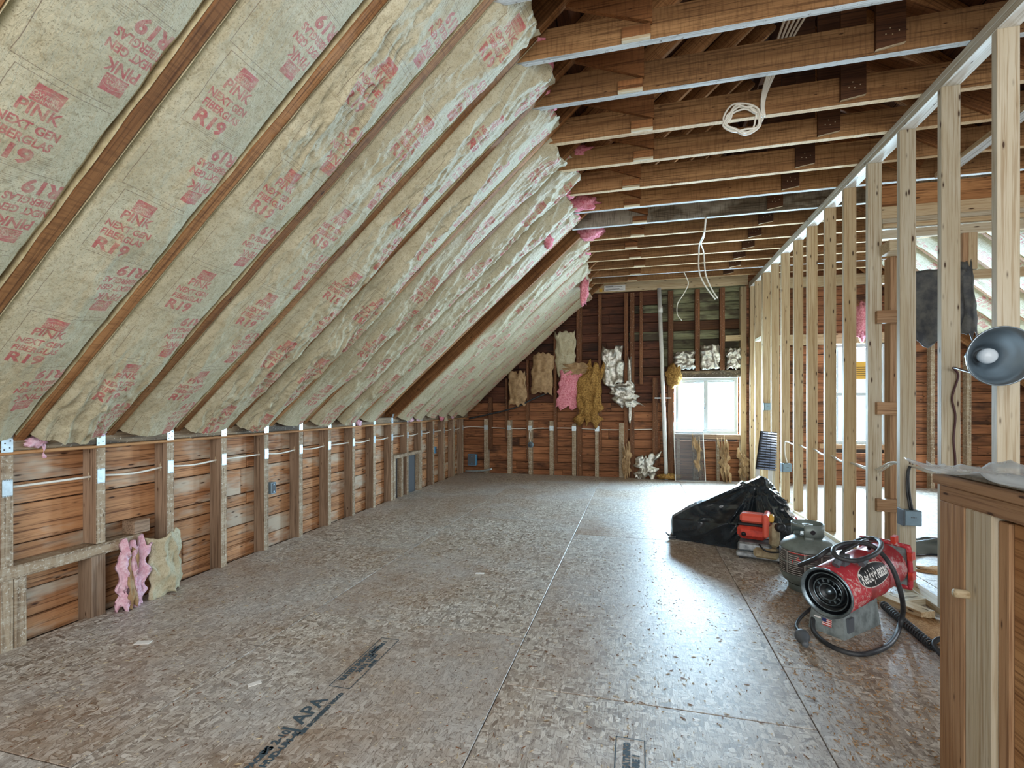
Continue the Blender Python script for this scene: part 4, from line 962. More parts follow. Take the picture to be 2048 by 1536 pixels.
tag(m.obj('bird_nest', 'brown_paper', None), 'stringy bird nest on the framing at the top right of the ceiling', 'nest')

# ------------------------------------------------------------------ work lamp clamped to the partition
t = thing('work_lamp', (1.60, 2.66, 1.38), 'aluminium clamp work lamp with white bulb fixed to the right partition stud', 'lamp')
la = Vector((0.0, -0.99, -0.10)).normalized(); lc = Vector((1.51, 2.52, 1.378))
m = MB(); m.lathe([(0.030, -0.13), (0.042, -0.128), (0.05, -0.105), (0.058, -0.098), (0.066, -0.085), (0.074, -0.078), (0.082, -0.062), (0.090, -0.054), (0.104, -0.03), (0.122, 0.0), (0.127, 0.002), (0.128, -0.004), (0.124, -0.006), (0.106, -0.036), (0.084, -0.068), (0.06, -0.104), (0.044, -0.134), (0.03, -0.136)], lc, la, 48); m.obj('reflector', 'aluminium', t, True)
m = MB(); m.lathe([(0, -0.062), (0.02, -0.064), (0.032, -0.075), (0.035, -0.09), (0.03, -0.108), (0.018, -0.125), (0, -0.13)], lc, la, 24); m.obj('bulb', 'bulb_white', t, True)
m = MB(); m.lathe([(0, -0.21), (0.02, -0.21), (0.022, -0.16), (0.03, -0.15), (0.03, -0.125), (0.0, -0.125)], lc, la, 20); m.obj('socket', 'tool_black', t, True)
m = MB(); bk = lc - la * 0.17
m.tube([bk, bk + Vector((0.03, 0.03, 0.0)), (1.70, 2.755, 1.40)], 0.007, 8, 4); m.box((1.66, 1.74), (2.752, 2.768), (1.37, 1.43)); m.obj('clamp', 'galvanised', t, True)
m = MB(); m.tube([bk, (1.60, 2.86, 1.33), (1.665, 3.14, 1.372), (1.712, 3.185, 1.33), (1.685, 3.188, 1.21), (1.70, 3.188, 1.11), (1.692, 3.188, 0.98), (1.70, 3.188, 0.84), (1.69, 3.17, 0.5)], 0.0055, 6, 8); m.obj('cord', 'maroon_cable', t, True)

# ------------------------------------------------------------------ black felt hung over the ledger in the far room
def felt(u, v):
    return 0.03 * ridge(u * 2.2 + v, v * 1.3, 5) + 0.02 * np.sin(u * 9) * (1 - v) + 0.03
t = tag(sheet('felt_sheet', (2.10, 4.59, 1.66), (0.37, 0, 0), (0.0, 0.0, 0.57), 20, 24, felt, 'black_felt', None, 0.006, 0.04, 6, N=(0, -1, 0), warp=lambda u, v: np.stack([0 * u, -0.05 * v, (1 - v) * (0.12 - 0.16 * np.sin(PI * np.clip(u * 1.3, 0, 1)))], -1)), 'black roofing felt hanging over the ledger in the far room', 'felt')
sheet('folded_end', (2.44, 4.56, 1.70), (0.13, 0, 0), (-0.02, 0.0, 0.56), 10, 22, lambda u, v: 0.05 * np.sin(PI * u) + 0.02 * ridge(u * 2, v * 3, 8), 'black_felt', t, 0.008, 0.15, 4, N=(0, -1, 0))

# ------------------------------------------------------------------ black plastic draped over tools on the floor
def drape():
    nt, nq = 120, 90
    t, q = np.meshgrid(np.linspace(0, 1, nt), np.linspace(0, 1, nq))
    x = 0.31 + 0.93 * t
    yf = 4.46 - 0.22 * np.minimum(t / 0.55, 1) ** 0.9 + 0.10 * np.clip(t - 0.8, 0, 1)
    hf = 0.165 + 0.05 * t
    bell = np.where(t < 0.80, (t / 0.80) ** 0.92, 1 - ((t - 0.80) / 0.20) ** 2 * 0.62)
    hr = 0.175 + 0.355 * bell; yr = 4.50 + 0.22 * t
    yb = 4.70 + 0.55 * np.minimum(t / 0.8, 1); hb = 0.10 + 0.12 * t
    K = [(0.0, yf, 0 * t), (0.24, yf + 0.01, hf), (0.34, yf + 0.04, hf + 0.012), (0.58, yr, hr), (0.72, yr + 0.06, hr - 0.02), (0.9, yb - 0.02, hb), (1.0, yb, 0 * t)]
    y = np.zeros_like(t); z = np.zeros_like(t)
    for (a, ya, za), (b, yb_, zb) in zip(K[:-1], K[1:]):
        m = (q >= a) & (q <= b); w = (q - a) / (b - a); y = np.where(m, ya + (yb_ - ya) * w, y); z = np.where(m, za + (zb - za) * w, z)
    ang = np.arctan2(z - 0.5, x - 1.02)
    r = np.hypot(z - 0.52, x - 1.04)
    wr = (0.07 * ridge(ang * 3.4, r * 0.7, 3) + 0.045 * ridge(ang * 8, r * 1.2, 5)) * np.clip(r * 4, 0, 1) + (0.02 + 0.02 * np.clip(0.5 - r, 0, 1) * 2) * ridge(x * 7, z * 9 + y * 4, 7) + 0.008 * ridge(x * 13 + z * 6, z * 15, 8)
    up = np.clip((q - 0.02) * 5, 0, 1) * np.clip((1 - q) * 8, 0, 1)
    y = y - wr * up * np.where(q < 0.6, 1, -1) * 0.9; z = np.maximum(z + 0.35 * wr * up * np.clip(z * 4, 0, 1), 0.002)
    v = np.stack([x, y, z], -1).reshape(-1, 3); f = gridfaces(nt, nq)
    f.append(tuple(i * nt for i in range(nq))); f.append(tuple(i * nt + nt - 1 for i in range(nq))[::-1])
    return v, f
v, f = drape()
t = tag(meshobj('plastic_cover', v, f, 'black_plastic', None, True), 'black plastic sheet draped to a peak over tools beside the partition', 'tarp')
m = MB(); m.tube([(0.33, 4.45, 0.02), (0.28, 4.44, 0.03), (0.25, 4.47, 0.05)], lambda a: 0.012 * (1 - a) + 0.004, 5, 4); m.tube([(0.33, 4.43, 0.01), (0.27, 4.42, 0.012)], 0.008, 5, 2); m.obj('loose_corner', 'black_plastic', t)
# red and white sack at its right end
t = tag(lump('sack', (1.22, 4.42, 0.15), (0.05, 0.06, 0.15), 'paper_white', None, 3, 3, 0.15), 'red and white sack squeezed behind the saw and the tarp', 'sack')
lump('printed_band', (1.245, 4.40, 0.14), (0.035, 0.052, 0.13), 'label_red', t, 3, 3, 0.15)
# ------------------------------------------------------------------ miter saw
t = thing('miter_saw', (0.92, 4.08, 0), 'red miter saw on a silver base in front of the black tarp', 'saw', rotz=-0.30)
R_ = Matrix.Rotation(-0.30, 3, 'Z'); C_ = Vector((0.93, 4.10, 0))
def loc(name, x, y, z, mat, bev=0.006, parent=t):
    d = [x[1] - x[0], y[1] - y[0], z[1] - z[0]]; c = C_ + R_ @ Vector(((x[0] + x[1]) / 2, (y[0] + y[1]) / 2, (z[0] + z[1]) / 2))
    me = boxmesh(d[0], d[1], d[2], (mat,), bev)
    return link(name, me, parent, Matrix.Translation(c) @ R_.to_4x4())
loc('base', (-0.16, 0.15), (-0.13, 0.13), (0.012, 0.055), 'tool_silver', 0.01)
loc('table', (-0.15, 0.08), (-0.12, 0.12), (0.056, 0.125), 'tool_silver', 0.014)
loc('inlay', (-0.04, 0.13), (-0.145, -0.05), (0.02, 0.10), 'tool_tan', 0.02)
for a in (-0.14, 0.12): loc('foot', (a, a + 0.03), (-0.12, -0.09), (0.0, 0.012), 'tool_black', 0.003)
for a in (-0.14, 0.12): loc('foot', (a, a + 0.03), (0.09, 0.12), (0.0, 0.012), 'tool_black', 0.003)
loc('fence', (-0.17, 0.13), (0.05, 0.07), (0.126, 0.17), 'tool_silver', 0.004)
loc('motor_housing', (-0.16, 0.05), (-0.09, 0.06), (0.14, 0.245), 'tool_red', 0.03)
loc('upper_housing', (-0.14, 0.03), (-0.08, 0.04), (0.262, 0.335), 'tool_red_light', 0.018)
loc('motor_seam', (-0.15, 0.04), (-0.085, 0.05), (0.243, 0.264), 'tool_black', 0.006)
loc('blade_guard', (0.02, 0.06), (-0.11, 0.09), (0.17, 0.345), 'tool_red_light', 0.018)
m = MB(); m.lathe([(0, 0), (0.016, 0), (0.018, 0.006), (0, 0.008)], C_ + R_ @ Vector((-0.11, -0.088, 0.18)), R_ @ Vector((0, -1, 0)), 16); m.obj('brush_cap', 'tool_black', t, True)
m = MB(); m.lathe([(0, 0), (0.028, 0), (0.034, 0.01), (0.034, 0.05), (0.02, 0.056), (0, 0.05)], C_ + R_ @ Vector((0.12, -0.06, 0.255)), R_ @ Vector((0.5, -0.8, 0.1)), 20); m.obj('dust_port', 'tool_black', t, True)
loc('gearbox', (0.06, 0.13), (-0.09, 0.03), (0.10, 0.27), 'tool_tan', 0.03)
loc('yellow_guard', (0.055, 0.09), (-0.05, 0.02), (0.28, 0.335), 'yellow', 0.008)
loc('lever', (0.13, 0.20), (-0.06, 0.0), (0.10, 0.15), 'tool_silver', 0.01)
m = MB(); m.tube([C_ + R_ @ Vector(p) for p in ((0.0, -0.14, 0.13), (0.03, -0.16, 0.10), (0.08, -0.155, 0.085), (0.14, -0.13, 0.09))], 0.006, 6, 5); m.tube([C_ + R_ @ Vector(p) for p in ((0.15, -0.12, 0.12), (0.155, -0.14, 0.07), (0.165, -0.13, 0.03), (0.19, -0.1, 0.015))], 0.016, 8, 5); m.obj('power_cord', 'tool_black', t, True)

# ------------------------------------------------------------------ ribbed vent panel leaning behind the tarp
t = thing('ridge_vent', (1.25, 5.2, 0), 'black ribbed plastic vent panel propped upright against the partition', 'roof vent')
A0 = Vector((1.14, 5.18, 0.545)); A1 = Vector((1.195, 5.23, 0.915)); B0 = Vector((1.325, 5.28, 0.52)); B1 = Vector((1.345, 5.34, 0.895))
nU = (A1 - A0); nW = (B0 - A0); nn = nW.cross(nU).normalized()
if nn.y > 0: nn = -nn
for c0, c1 in ((0.0, 0.30), (0.33, 0.58), (0.61, 1.0)):
    p = A0.lerp(B0, c0); q = A0.lerp(B0, c1); p1 = A1.lerp(B1, c0); q1 = A1.lerp(B1, c1)
    m = MB(); m.prism(p, q - p, p1 - p, nn * -0.02); m.obj('panel_strip', 'tool_black', t)
    m = MB()
    for k in range(15):
        s0 = p.lerp(p1, (k + 0.15) / 15); s1 = q.lerp(q1, (k + 0.15) / 15); m.prism(s0, s1 - s0, (p1 - p) / 15 * 0.5, nn * 0.022)
    m.obj('rib', 'rib_highlight', t)
for a in (0.08, 0.78):
    p = A0.lerp(B0, a); board('leg', p + Vector((0, 0.02, 0.03)), Vector((p.x - 0.02, p.y - 0.03, 0.0)), 0.035, 0.012, (1, 0, 0), 'white_pvc', t, 0.002)
board('prop_board', (1.30, 5.30, 0.0), (1.315, 5.33, 0.60), 0.05, 0.02, (1, 0, 0), 'new_spruce_pale', t, 0.002)
# ------------------------------------------------------------------ propane tank
tc = Vector((1.055, 3.455, 0))
t = thing('propane_tank', tc, 'grey propane tank with printed label band standing on the floor', 'gas tank')
m = MB(); m.lathe([(0.10, 0.0), (0.106, 0.0), (0.106, 0.035), (0.112, 0.04)], tc, n=40); m.obj('foot_ring', 'tank_grey', t, True)
m = MB(); m.lathe([(0.0, 0.03), (0.10, 0.036), (0.135, 0.06), (0.152, 0.095), (0.156, 0.12), (0.156, 0.18), (0.1575, 0.185), (0.1575, 0.19), (0.156, 0.195), (0.156, 0.248), (0.150, 0.275), (0.132, 0.302), (0.10, 0.322), (0.06, 0.333), (0, 0.336)], tc, n=56); m.obj('body', 'tank_grey', t, True)
def arc_band(r0, r1, z0, z1, a0, a1, n=32):
    m = MB(); v = []
    for i in range(n + 1):
        a = a0 + (a1 - a0) * i / n
        v += [tc + Vector((r * math.cos(a), r * math.sin(a), z)) for r, z in ((r0, z0), (r1, z0), (r1, z1), (r0, z1))]
    f = [(i * 4 + j, i * 4 + (j + 1) % 4, (i + 1) * 4 + (j + 1) % 4, (i + 1) * 4 + j) for i in range(n) for j in range(4)] + [(0, 3, 2, 1), (n * 4, n * 4 + 1, n * 4 + 2, n * 4 + 3)]
    return m.add(v, f)
va = math.atan2(-tc.y, -tc.x)          # towards the camera
c_ = arc_band(0.088, 0.0915, 0.345, 0.42, va - 0.2, va + 2 * PI - 1.5, 44)
c_.add(*(lambda q: (q.v, q.f))(arc_band(0.088, 0.0915, 0.402, 0.42, va - 1.5, va - 0.2, 12)))
for a in (va + 0.1, va + 2.2, va + 3.9): c_.add(*(lambda q: (q.v, q.f))(arc_band(0.086, 0.091, 0.315, 0.35, a - 0.28, a + 0.28, 6)))
c_.obj('collar', 'tank_grey', t, True)
m = MB(); m.lathe([(0, 0.33), (0.022, 0.33), (0.022, 0.36), (0.014, 0.365), (0.014, 0.39), (0.03, 0.392), (0.03, 0.41), (0, 0.412)], tc, n=16); m.tube([tc + Vector((0.0, 0, 0.37)), tc + Vector((-0.02, -0.06, 0.37))], 0.014, 10, 0); m.obj('valve', 'galvanised', t, True)
m = MB(); m.lathe([(0, 0), (0.014, 0), (0.014, 0.004), (0, 0.004)], tc + Vector((0.0915 * math.cos(va + 0.32), 0.0915 * math.sin(va + 0.32), 0.38)), (math.cos(va + 0.32), math.sin(va + 0.32), 0), 16); m.obj('collar_hole', 'tool_black', t)
band = arc_band(0.1562, 0.1568, 0.085 + 0.03, 0.262, va - 1.45, va + 1.25, 40).obj('label_band', 'label_dark', t, True)
def on_tank(r): return lambda a, z: tc + Vector((r * math.cos(va + a / 0.157), r * math.sin(va + a / 0.157), z))
W = on_tank(0.1578)
m = MB()
def strip(a0, a1, z0, z1):
    n = max(2, int(abs(a1 - a0) / 0.012)); v = []
    for i in range(n + 1):
        a = a0 + (a1 - a0) * i / n; v += [W(a, z0), W(a, z1)]
    m.add(v, [(2 * i, 2 * i + 2, 2 * i + 3, 2 * i + 1) for i in range(n)])
for a0, a1 in ((-0.205, -0.125), (-0.12, -0.015), (-0.01, 0.075), (0.08, 0.18)):
    for z0, z1 in ((0.12, 0.255),): strip(a0, a1, z1 - 0.002, z1); strip(a0, a1, z0, z0 + 0.002); strip(a0, a0 + 0.002, z0, z1); strip(a1 - 0.002, a1, z0, z1)
    for j in range(9): strip(a0 + 0.012, a1 - 0.012 - 0.02 * ((j * 7) % 3) / 2, 0.132 + j * 0.0125, 0.1345 + j * 0.0125)
m.obj('printed_line', 'label_line', band)
m = MB(); m.add([W(a, z) for a, z in ((-0.085, 0.185), (-0.02, 0.185), (-0.02, 0.205), (-0.038, 0.213), (-0.05, 0.232), (-0.062, 0.213), (-0.085, 0.205))], [(0, 1, 2, 3, 4, 5, 6)]); m.obj('red_emblem', 'label_red', band)
m = MB(); strip(-0.11, 0.0, 0.248, 0.254); m.obj('red_stripe', 'label_red', band)
# clutter behind the tank
t = thing('hand_tool', (1.26, 3.80, 0), 'dark grey hand tool with straps lying behind the propane tank', 'tool')
board('body', (1.20, 3.86, 0.10), (1.34, 3.74, 0.05), 0.06, 0.06, (0, 0, 1), 'tool_black', t, 0.015); board('handle', (1.14, 3.86, 0.12), (1.22, 3.83, 0.09), 0.03, 0.035, (0, 0, 1), 'dark_grey', t, 0.01); board('stand', (1.20, 3.85, 0.0), (1.33, 3.75, 0.0), 0.05, 0.07, (0, 0, 1), 'dark_grey', t, 0.006)

# ------------------------------------------------------------------ gas heater
h0 = Vector((0.905, 2.70, 0.243)); h1 = Vector((1.325, 3.105, 0.30)); ha = (h1 - h0).normalized(); HL = (h1 - h0).length
e1 = Vector((ha.y, -ha.x, 0)).normalized(); e2 = e1.cross(ha)
if e2.z < 0: e2 = -e2
hr = 0.120
t = thing('gas_heater', (1.12, 2.9, 0), 'scuffed red portable gas heater with black hose on a grey base', 'heater')
m = MB(); m.lathe([(hr - 0.004, 0.0), (hr, 0.004), (hr, 0.17), (hr + 0.0015, 0.172), (hr + 0.0015, 0.18), (hr, 0.182), (hr, HL * 0.62), (hr + 0.003, HL * 0.62 + 0.004), (hr + 0.003, HL * 0.62 + 0.012), (hr - 0.003, HL * 0.62 + 0.016), (hr - 0.004, HL - 0.02), (hr - 0.02, HL)], h0, ha, 64); m.obj('shell', 'heater_red', t, True)
m = MB(); m.lathe([(hr - 0.012, 0.012), (hr - 0.002, -0.004), (hr + 0.003, -0.002), (hr + 0.003, 0.006), (hr, 0.010)], h0, ha, 64); m.obj('front_rim', 'heater_steel', t, True)
m = MB(); m.lathe([(hr - 0.006, 0.004), (hr - 0.012, 0.05), (0.095, 0.055), (0.094, 0.02), (0.088, 0.018), (0.084, 0.05), (0.07, 0.052), (0.068, 0.03), (0.062, 0.03), (0.06, 0.05), (0.0, 0.055)], h0, ha, 56); m.obj('combustion_nose', 'heater_black', t, True)
for r in (0.092, 0.066, 0.04):
    m = MB(); m.tube([h0 + ha * 0.018 + (e1 * math.cos(a) + e2 * math.sin(a)) * r for a in np.linspace(0, 2 * PI, 25)[:-1]], 0.003, 6, 2, True); m.obj('nose_ring', 'heater_steel', t, True)
for k in range(12):
    a = 2 * PI * k / 12; d = e1 * math.cos(a) + e2 * math.sin(a); m = MB(); m.tube([h0 + ha * 0.03 + d * 0.046, h0 + ha * 0.03 + d * 0.06], 0.005, 6, 0); m.obj('vane', 'heater_steel', t)
m = MB(); m.lathe([(0, 0.012), (0.012, 0.014), (0.018, 0.03), (0.02, 0.05)], h0, ha, 20); m.obj('burner_cap', 'heater_steel', t, True)
fr = MB(); fc = h1 + ha * 0.015; s = 0.112
sq = [fc + e1 * a * s + e2 * b * s for a, b in ((-1, -0.8), (-0.8, -1), (0.8, -1), (1, -0.8), (1, 0.8), (0.8, 1), (-0.8, 1), (-1, 0.8))]
fr.tube(sq, 0.013, 8, 4, True); fr.obj('rear_frame', 'heater_red', t, True)
m = MB(); m.prism(fc - e1 * s * 0.94 - e2 * s * 0.94 - ha * 0.006, e1 * s * 1.88, e2 * s * 1.88, ha * 0.02); m.obj('rear_panel', 'base_grey', t)
for k, (a, b) in enumerate(((1.0, -0.55), (1.0, 0.4), (0.35, 1.05))): m = MB(); m.prism(fc + e1 * s * a + e2 * s * b - ha * 0.02, e1 * 0.02, e2 * 0.04, ha * 0.04); m.obj('frame_clip', 'tool_red', t)
# base box, with its flag sticker
ax = Vector((ha.x, ha.y, 0)).normalized(); bc = Vector((1.0, 2.737, 0)); nb = Vector((-ax.y, ax.x, 0))
m = MB(); top_in = 0.012
v = []
for z, k in ((0.0, 0.0), (0.135, top_in)):
    v += [bc + ax * k + nb * k + Vector((0, 0, z)), bc + ax * (0.36 - k) + nb * k + Vector((0, 0, z)), bc + ax * (0.36 - k) + nb * (0.175 - k) + Vector((0, 0, z)), bc + ax * k + nb * (0.175 - k) + Vector((0, 0, z))]
m.add(v, [(3, 2, 1, 0), (4, 5, 6, 7), (0, 1, 5, 4), (1, 2, 6, 5), (2, 3, 7, 6), (3, 0, 4, 7)]); base = m.obj('base_box', 'base_grey', t)
m = MB(); m.prism(bc + ax * 0.05 + nb * 0.05 + Vector((0, 0, 0.13)), ax * 0.26, nb * 0.08, Vector((0, 0, 0.03))); m.obj('cradle', 'dark_grey', t)
FW = lambda a, z: bc + ax * (-0.0012 + 0.012 * z / 0.135) + nb * a + Vector((0, 0, z))
def quad(a0, a1, z0, z1, mat, name, off=0.0, parent=base):
    q = MB(); q.add([FW(a, z) - ax * off for a, z in ((a0, z0), (a1, z0), (a1, z1), (a0, z1))], [(0, 1, 2, 3)]); return q.obj(name, mat, parent)
fl = quad(0.062, 0.108, 0.040, 0.076, 'paper_white', 'flag_sticker')
for k in range(4): quad(0.062, 0.108, 0.0405 + k * 0.0096, 0.0453 + k * 0.0096, 'label_red', 'flag_stripe', 0.0006)
quad(0.087, 0.108, 0.058, 0.076, 'flag_blue', 'flag_canton', 0.0012)
quad(0.115, 0.15, 0.066, 0.074, 'paper_white', 'paper_label')
m = MB(); m.prism(bc + ax * 0.03 - nb * 0.006 + Vector((0, 0, 0.03)), ax * 0.05, nb * -0.012 * -1, Vector((0, 0, 0.07))); m.obj('control_knob', 'dark_grey', t)
# oval badge wrapped on the shell
phi0 = 0.52
def shell(a, b, k=0.0015):
    ph = phi0 + b / hr; return h0 + ha * a + (e1 * math.cos(ph) + e2 * math.sin(ph)) * (hr + k)
def oval(rx, ry, k, mat, name):
    q = MB(); n = 48; rows = 6
    v = [shell(0.245, 0, k)] + [shell(0.245 + rx * j / rows * math.cos(2 * PI * i / n), ry * j / rows * math.sin(2 * PI * i / n), k) for j in range(1, rows + 1) for i in range(n)]
    f = [(0, 1 + i, 1 + (i + 1) % n) for i in range(n)] + [(1 + j * n + i, 1 + (j + 1) * n + i, 1 + (j + 1) * n + (i + 1) % n, 1 + j * n + (i + 1) % n) for j in range(rows - 1) for i in range(n)]
    q.add(v, f); return q.obj(name, mat, t, True)
bd = oval(0.142, 0.056, 0.0012, 'label_line', 'badge')
oval(0.137, 0.051, 0.0022, 'label_black', 'badge_field')
textobj('lettering', 'ReddyHeater', 0.058, lambda a, b: shell(0.245 + a * 0.80, b * 1.3, 0.0035), 'paper_white', t, 0.0012)
# handle, hose, cord
m = MB(); P = lambda a, ph, r: h0 + ha * a + (e1 * math.cos(ph) + e2 * math.sin(ph)) * r
m.tube([P(0.14, 1.5, hr), P(0.14, 1.5, hr + 0.045), P(0.2, 1.5, hr + 0.055), P(0.38, 1.5, hr + 0.055), P(0.42, 1.5, hr)], 0.010, 8, 5); m.obj('handle', 'tool_black', t, True)
m = MB(); m.prism(P(0.10, 1.45, hr - 0.002), ha * 0.05, e1 * 0.03, e2 * 0.05); m.obj('handle_bracket', 'dark_grey', t)
hz = 0.425
hose = [(0.86, 2.94, 0.30), (0.90, 2.80, 0.385), (0.96, 2.82, hz), (1.063, 2.905, hz), (1.19, 3.04, hz + 0.01), (1.25, 3.03, hz + 0.02), (1.235, 2.92, hz + 0.02), (1.15, 2.78, hz + 0.005), (1.03, 2.69, hz - 0.01), (0.955, 2.70, hz), (0.97, 2.78, hz + 0.02), (1.077, 2.87, hz + 0.03), (1.19, 2.90, hz + 0.01), (1.24, 2.83, 0.36), (1.285, 2.835, 0.22), (1.345, 2.95, 0.09), (1.33, 2.95, 0.02), (1.26, 2.83, 0.013), (1.169, 2.703, 0.013), (1.052, 2.60, 0.013), (0.964, 2.58, 0.013), (0.895, 2.65, 0.013), (0.875, 2.77, 0.02), (0.90, 2.86, 0.05)]
m = MB(); m.tube(hose, 0.0115, 10, 7); m.obj('hose', 'black_cable', t, True)
m = MB(); m.tube([(0.945, 2.69, 0.385), (0.975, 2.715, 0.42)], 0.018, 8, 0); m.tube([(1.06, 2.705, 0.395), (1.085, 2.73, 0.412)], 0.017, 8, 0); m.obj('hose_clip', 'dark_grey', t)
m = MB(); m.tube([(0.95, 3.02, 0.05), (0.868, 2.94, 0.02), (0.815, 2.84, 0.012), (0.80, 2.74, 0.02), (0.782, 2.68, 0.03)], 0.009, 8, 6); m.obj('power_cord', 'black_cable', t, True)
m = MB(); m.lathe([(0.0, 0), (0.012, 0), (0.03, 0.015), (0.034, 0.03), (0.03, 0.05), (0.016, 0.07), (0.016, 0.10), (0.012, 0.11), (0, 0.11)], (0.795, 2.70, 0.034), (-0.10, -0.98, -0.12), 18); m.obj('regulator', 'dark_grey', t, True)

# spring cord on the floor
t = thing('coiled_cord', (1.37, 2.95, 0), 'black coiled cord lying on the floor towards the half wall', 'cord')
p0 = Vector((1.378, 3.23, 0.02)); p1 = Vector((1.366, 2.73, 0.02)); n = 22
pts = [p0.lerp(p1, k / (n * 8)) + Vector((0.019 * math.cos(2 * PI * k / 8), 0, 0.019 * math.sin(2 * PI * k / 8) + 0.0005)) for k in range(n * 8)]
m = MB(); m.tube(pts, 0.0052, 5, 0); m.obj('spring', 'black_cable', t, True)
m = MB(); m.tube([p1, (1.36, 2.70, 0.02), (1.40, 2.66, 0.03), (1.44, 2.70, 0.05), (1.41, 2.74, 0.06), (1.36, 2.71, 0.04), (1.35, 2.6, 0.02), (1.36, 2.5, 0.012)], 0.011, 8, 6); m.obj('cord_end', 'black_cable', t, True)

# scraps, sawdust and paper
def slab(name, c, l, w, h, rot, mat, label, cat='wood scrap', tilt=0.0, mark=False):
    t = tag(link(name, boxmesh(l, w, h, (mat,), 0.002), None, Matrix.Translation(c) @ Matrix.Rotation(rot, 4, 'Z') @ Matrix.Rotation(tilt, 4, 'Y')), label, cat)
    if mark:
        q = MB(); [q.box((-l * 0.3 + 0.004 * j, l * 0.25), (-w * 0.2 + 0.012 * j, -w * 0.2 + 0.012 * j + 0.003), (h / 2 + 0.0004, h / 2 + 0.001)) for j in range(2)]
        o = meshobj('ink_mark', q.v, q.f, 'ink_dark', None, origin=(0, 0, 0)); o.matrix_basis = t.matrix_basis.copy(); setp(o, t)
    return t
slab('wood_offcut', (1.475, 3.30, 0.019), 0.36, 0.09, 0.037, 2.0, 'new_spruce', 'longest board offcut on the floor behind the heater')
slab('wood_offcut', (1.56, 3.36, 0.02), 0.17, 0.10, 0.038, 0.5, 'new_spruce_pale', 'pale stamped offcut beside the foot of the partition', mark=True)
slab('wood_offcut', (1.43, 3.42, 0.014), 0.13, 0.09, 0.026, 0.9, 'new_spruce', 'small stamped offcut between heater and partition', mark=True)
slab('wood_offcut', (1.33, 3.30, 0.008), 0.09, 0.05, 0.015, 0.3, 'rough_board', 'little orange offcut under the rear of the heater')
def dust(c, size, label, seed):
    o = lump('sawdust_pile', c, size, 'sawdust', None, seed, 3, 0.5); return tag(o, label, 'sawdust', None, 'stuff')
dust((1.48, 2.98, 0.0), (0.11, 0.20, 0.012), 'sawdust heaped along the coiled cord', 3)
dust((2.15, 4.05, 0.0), (0.25, 0.12, 0.015), 'sawdust on the floor behind the partition by the black sheet', 4)
def grains(name, x0, x1, y0, y1, n, seed, mat, label):
    rn = random.Random(seed); m = MB()
    for k in range(n):
        x = rn.uniform(x0, x1); y = rn.uniform(y0, y1); a = rn.uniform(0, 6.28); l = rn.choice((0.003, 0.004, 0.006, 0.012)); w = 0.0016
        c, s_ = math.cos(a), math.sin(a); u = Vector((c * l, s_ * l, rn.uniform(0, 0.001))); v = Vector((-s_ * w, c * w, 0)); p = Vector((x, y, 0.0006))
        m.add([p - u - v, p + u - v, p + u + v, p - u + v, p + Vector((0, 0, 0.002))], [(0, 1, 4), (1, 2, 4), (2, 3, 4), (3, 0, 4)])
    return tag(m.obj(name, mat), label, 'sawdust', None, 'stuff')
grains('sawdust_grains', 0.65, 1.6, 1.7, 3.6, 2600, 5, 'sawdust', 'loose sawdust grains scattered on the floor around the heater')
grains('wood_shavings', -2.8, 0.6, 1.1, 4.5, 1800, 6, 'cut_end', 'pale shavings and splinters scattered over the open floor')
grains('dark_shavings', -2.8, 0.8, 1.1, 4.5, 1200, 8, 'old_stud_brown', 'dark splinters scattered over the open floor')
t = tag(sheet('paper_sheet', (1.50, 5.35, 0.006), (0.18, 0.05, 0), (0.08, 0.55, 0.0), 12, 18, lambda u, v: 0.03 * ridge(u * 2, v * 3, 4), 'paper_white', None, 0.003, 0.1, 3, N=(0, 0, 1)), 'crumpled white paper on the floor at the partition foot, behind the tank', 'paper')
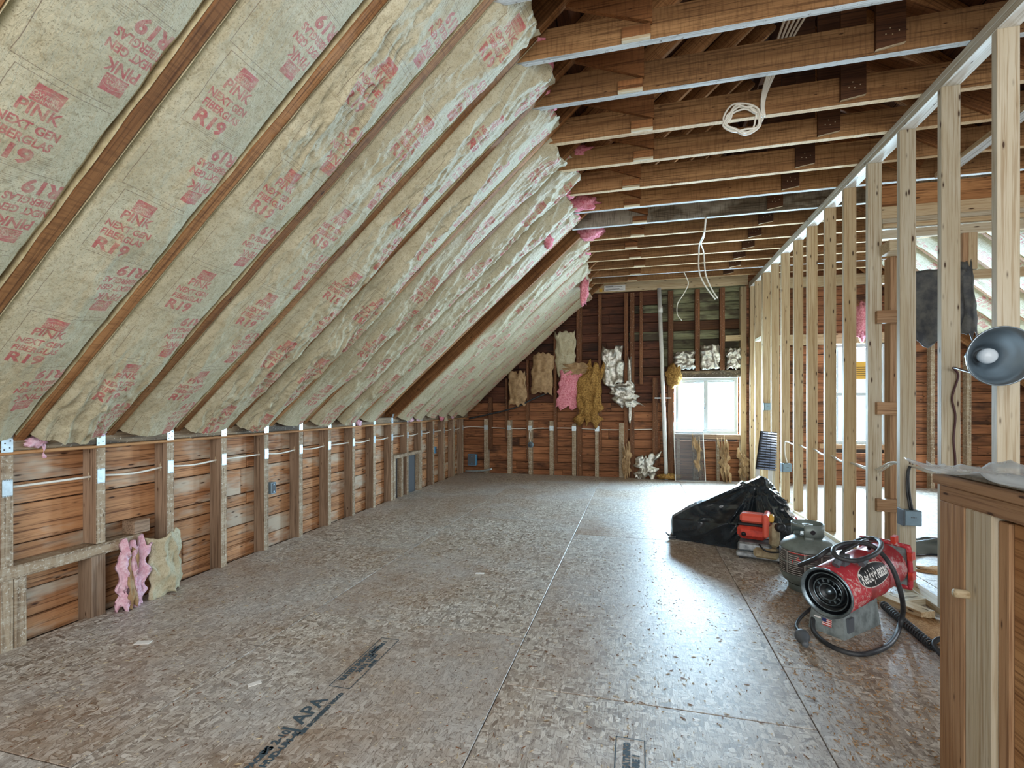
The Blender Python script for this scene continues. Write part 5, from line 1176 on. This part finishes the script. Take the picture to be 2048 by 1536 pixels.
t = tag(sheet('plastic_wrap', (1.22, 5.12, 0.0), (0.14, 0.05, 0), (0.03, 0.10, 0.2), 14, 14, lambda u, v: 0.06 * ridge(u * 3, v * 3, 14), 'clear_film', None, 0.002, 0.3, 5, N=(0.1, -0.9, 0.3)), 'clear crumpled plastic at the right end of the black tarp', 'plastic')
t = tag(sheet('plastic_sheet', (1.86, 4.30, 0.004), (0.75, 0.30, 0), (0.0, 0.35, 0.0), 30, 20, lambda u, v: 0.05 * np.sin(PI * v) * np.sin(PI * u) ** 0.5 + 0.05 * ridge(u * 2 + v * 3, v * 3, 5) * np.sin(PI * u), 'black_plastic', None, 0.003, 0.2, 3, N=(0, 0, 1)), 'bunched black plastic on the floor behind the partition', 'tarp')
for i, (x, y, a, l) in enumerate(((-1.55, 1.70, 0.9, 0.05), (-2.35, 1.86, 0.3, 0.07), (-1.05, 3.2, 0.2, 0.06))):
    tag(link('paper_scrap', boxmesh(l, l * 0.5, 0.002, ('paper_white',), 0), None, Matrix.Translation((x, y, 0.0014)) @ Matrix.Rotation(a, 4, 'Z')), ['pale splinter of paper lying left of the floor stamp', 'bluish paper scrap on the floor near the knee wall front', 'small white scrap in the middle of the open floor'][i], 'paper')

# plastic film over the half wall cap
def capfilm(u, v): return 0.012 + 0.028 * ridge(u * 3, v * 2.4, 7) + 0.012 * ridge(u * 7 + v * 3, v * 6, 9)
t = tag(sheet('film_wrap', (hx0 - 0.03, 1.0, 0.953), (0.26, 0, 0), (0.0, 0.87, 0.0), 24, 50, capfilm, 'clear_film', None, 0.004, 0.10, 8, N=(0, 0, 1)), 'crumpled clear plastic film lying over the half wall cap', 'plastic')
bx('wrapped_board', (hx0 + 0.01, hx0 + 0.17), (1.05, 1.77), (0.957, 0.966), 'joist_wood_grey', t, 0.002)
t = tag(lump('blue_plastic', (0.985, 1.43, 0.983), (0.05, 0.06, 0.022), 'paper_white', None, 7, 3, 0.35), 'bluish white crumpled plastic on the half wall cap at the frame edge', 'plastic')
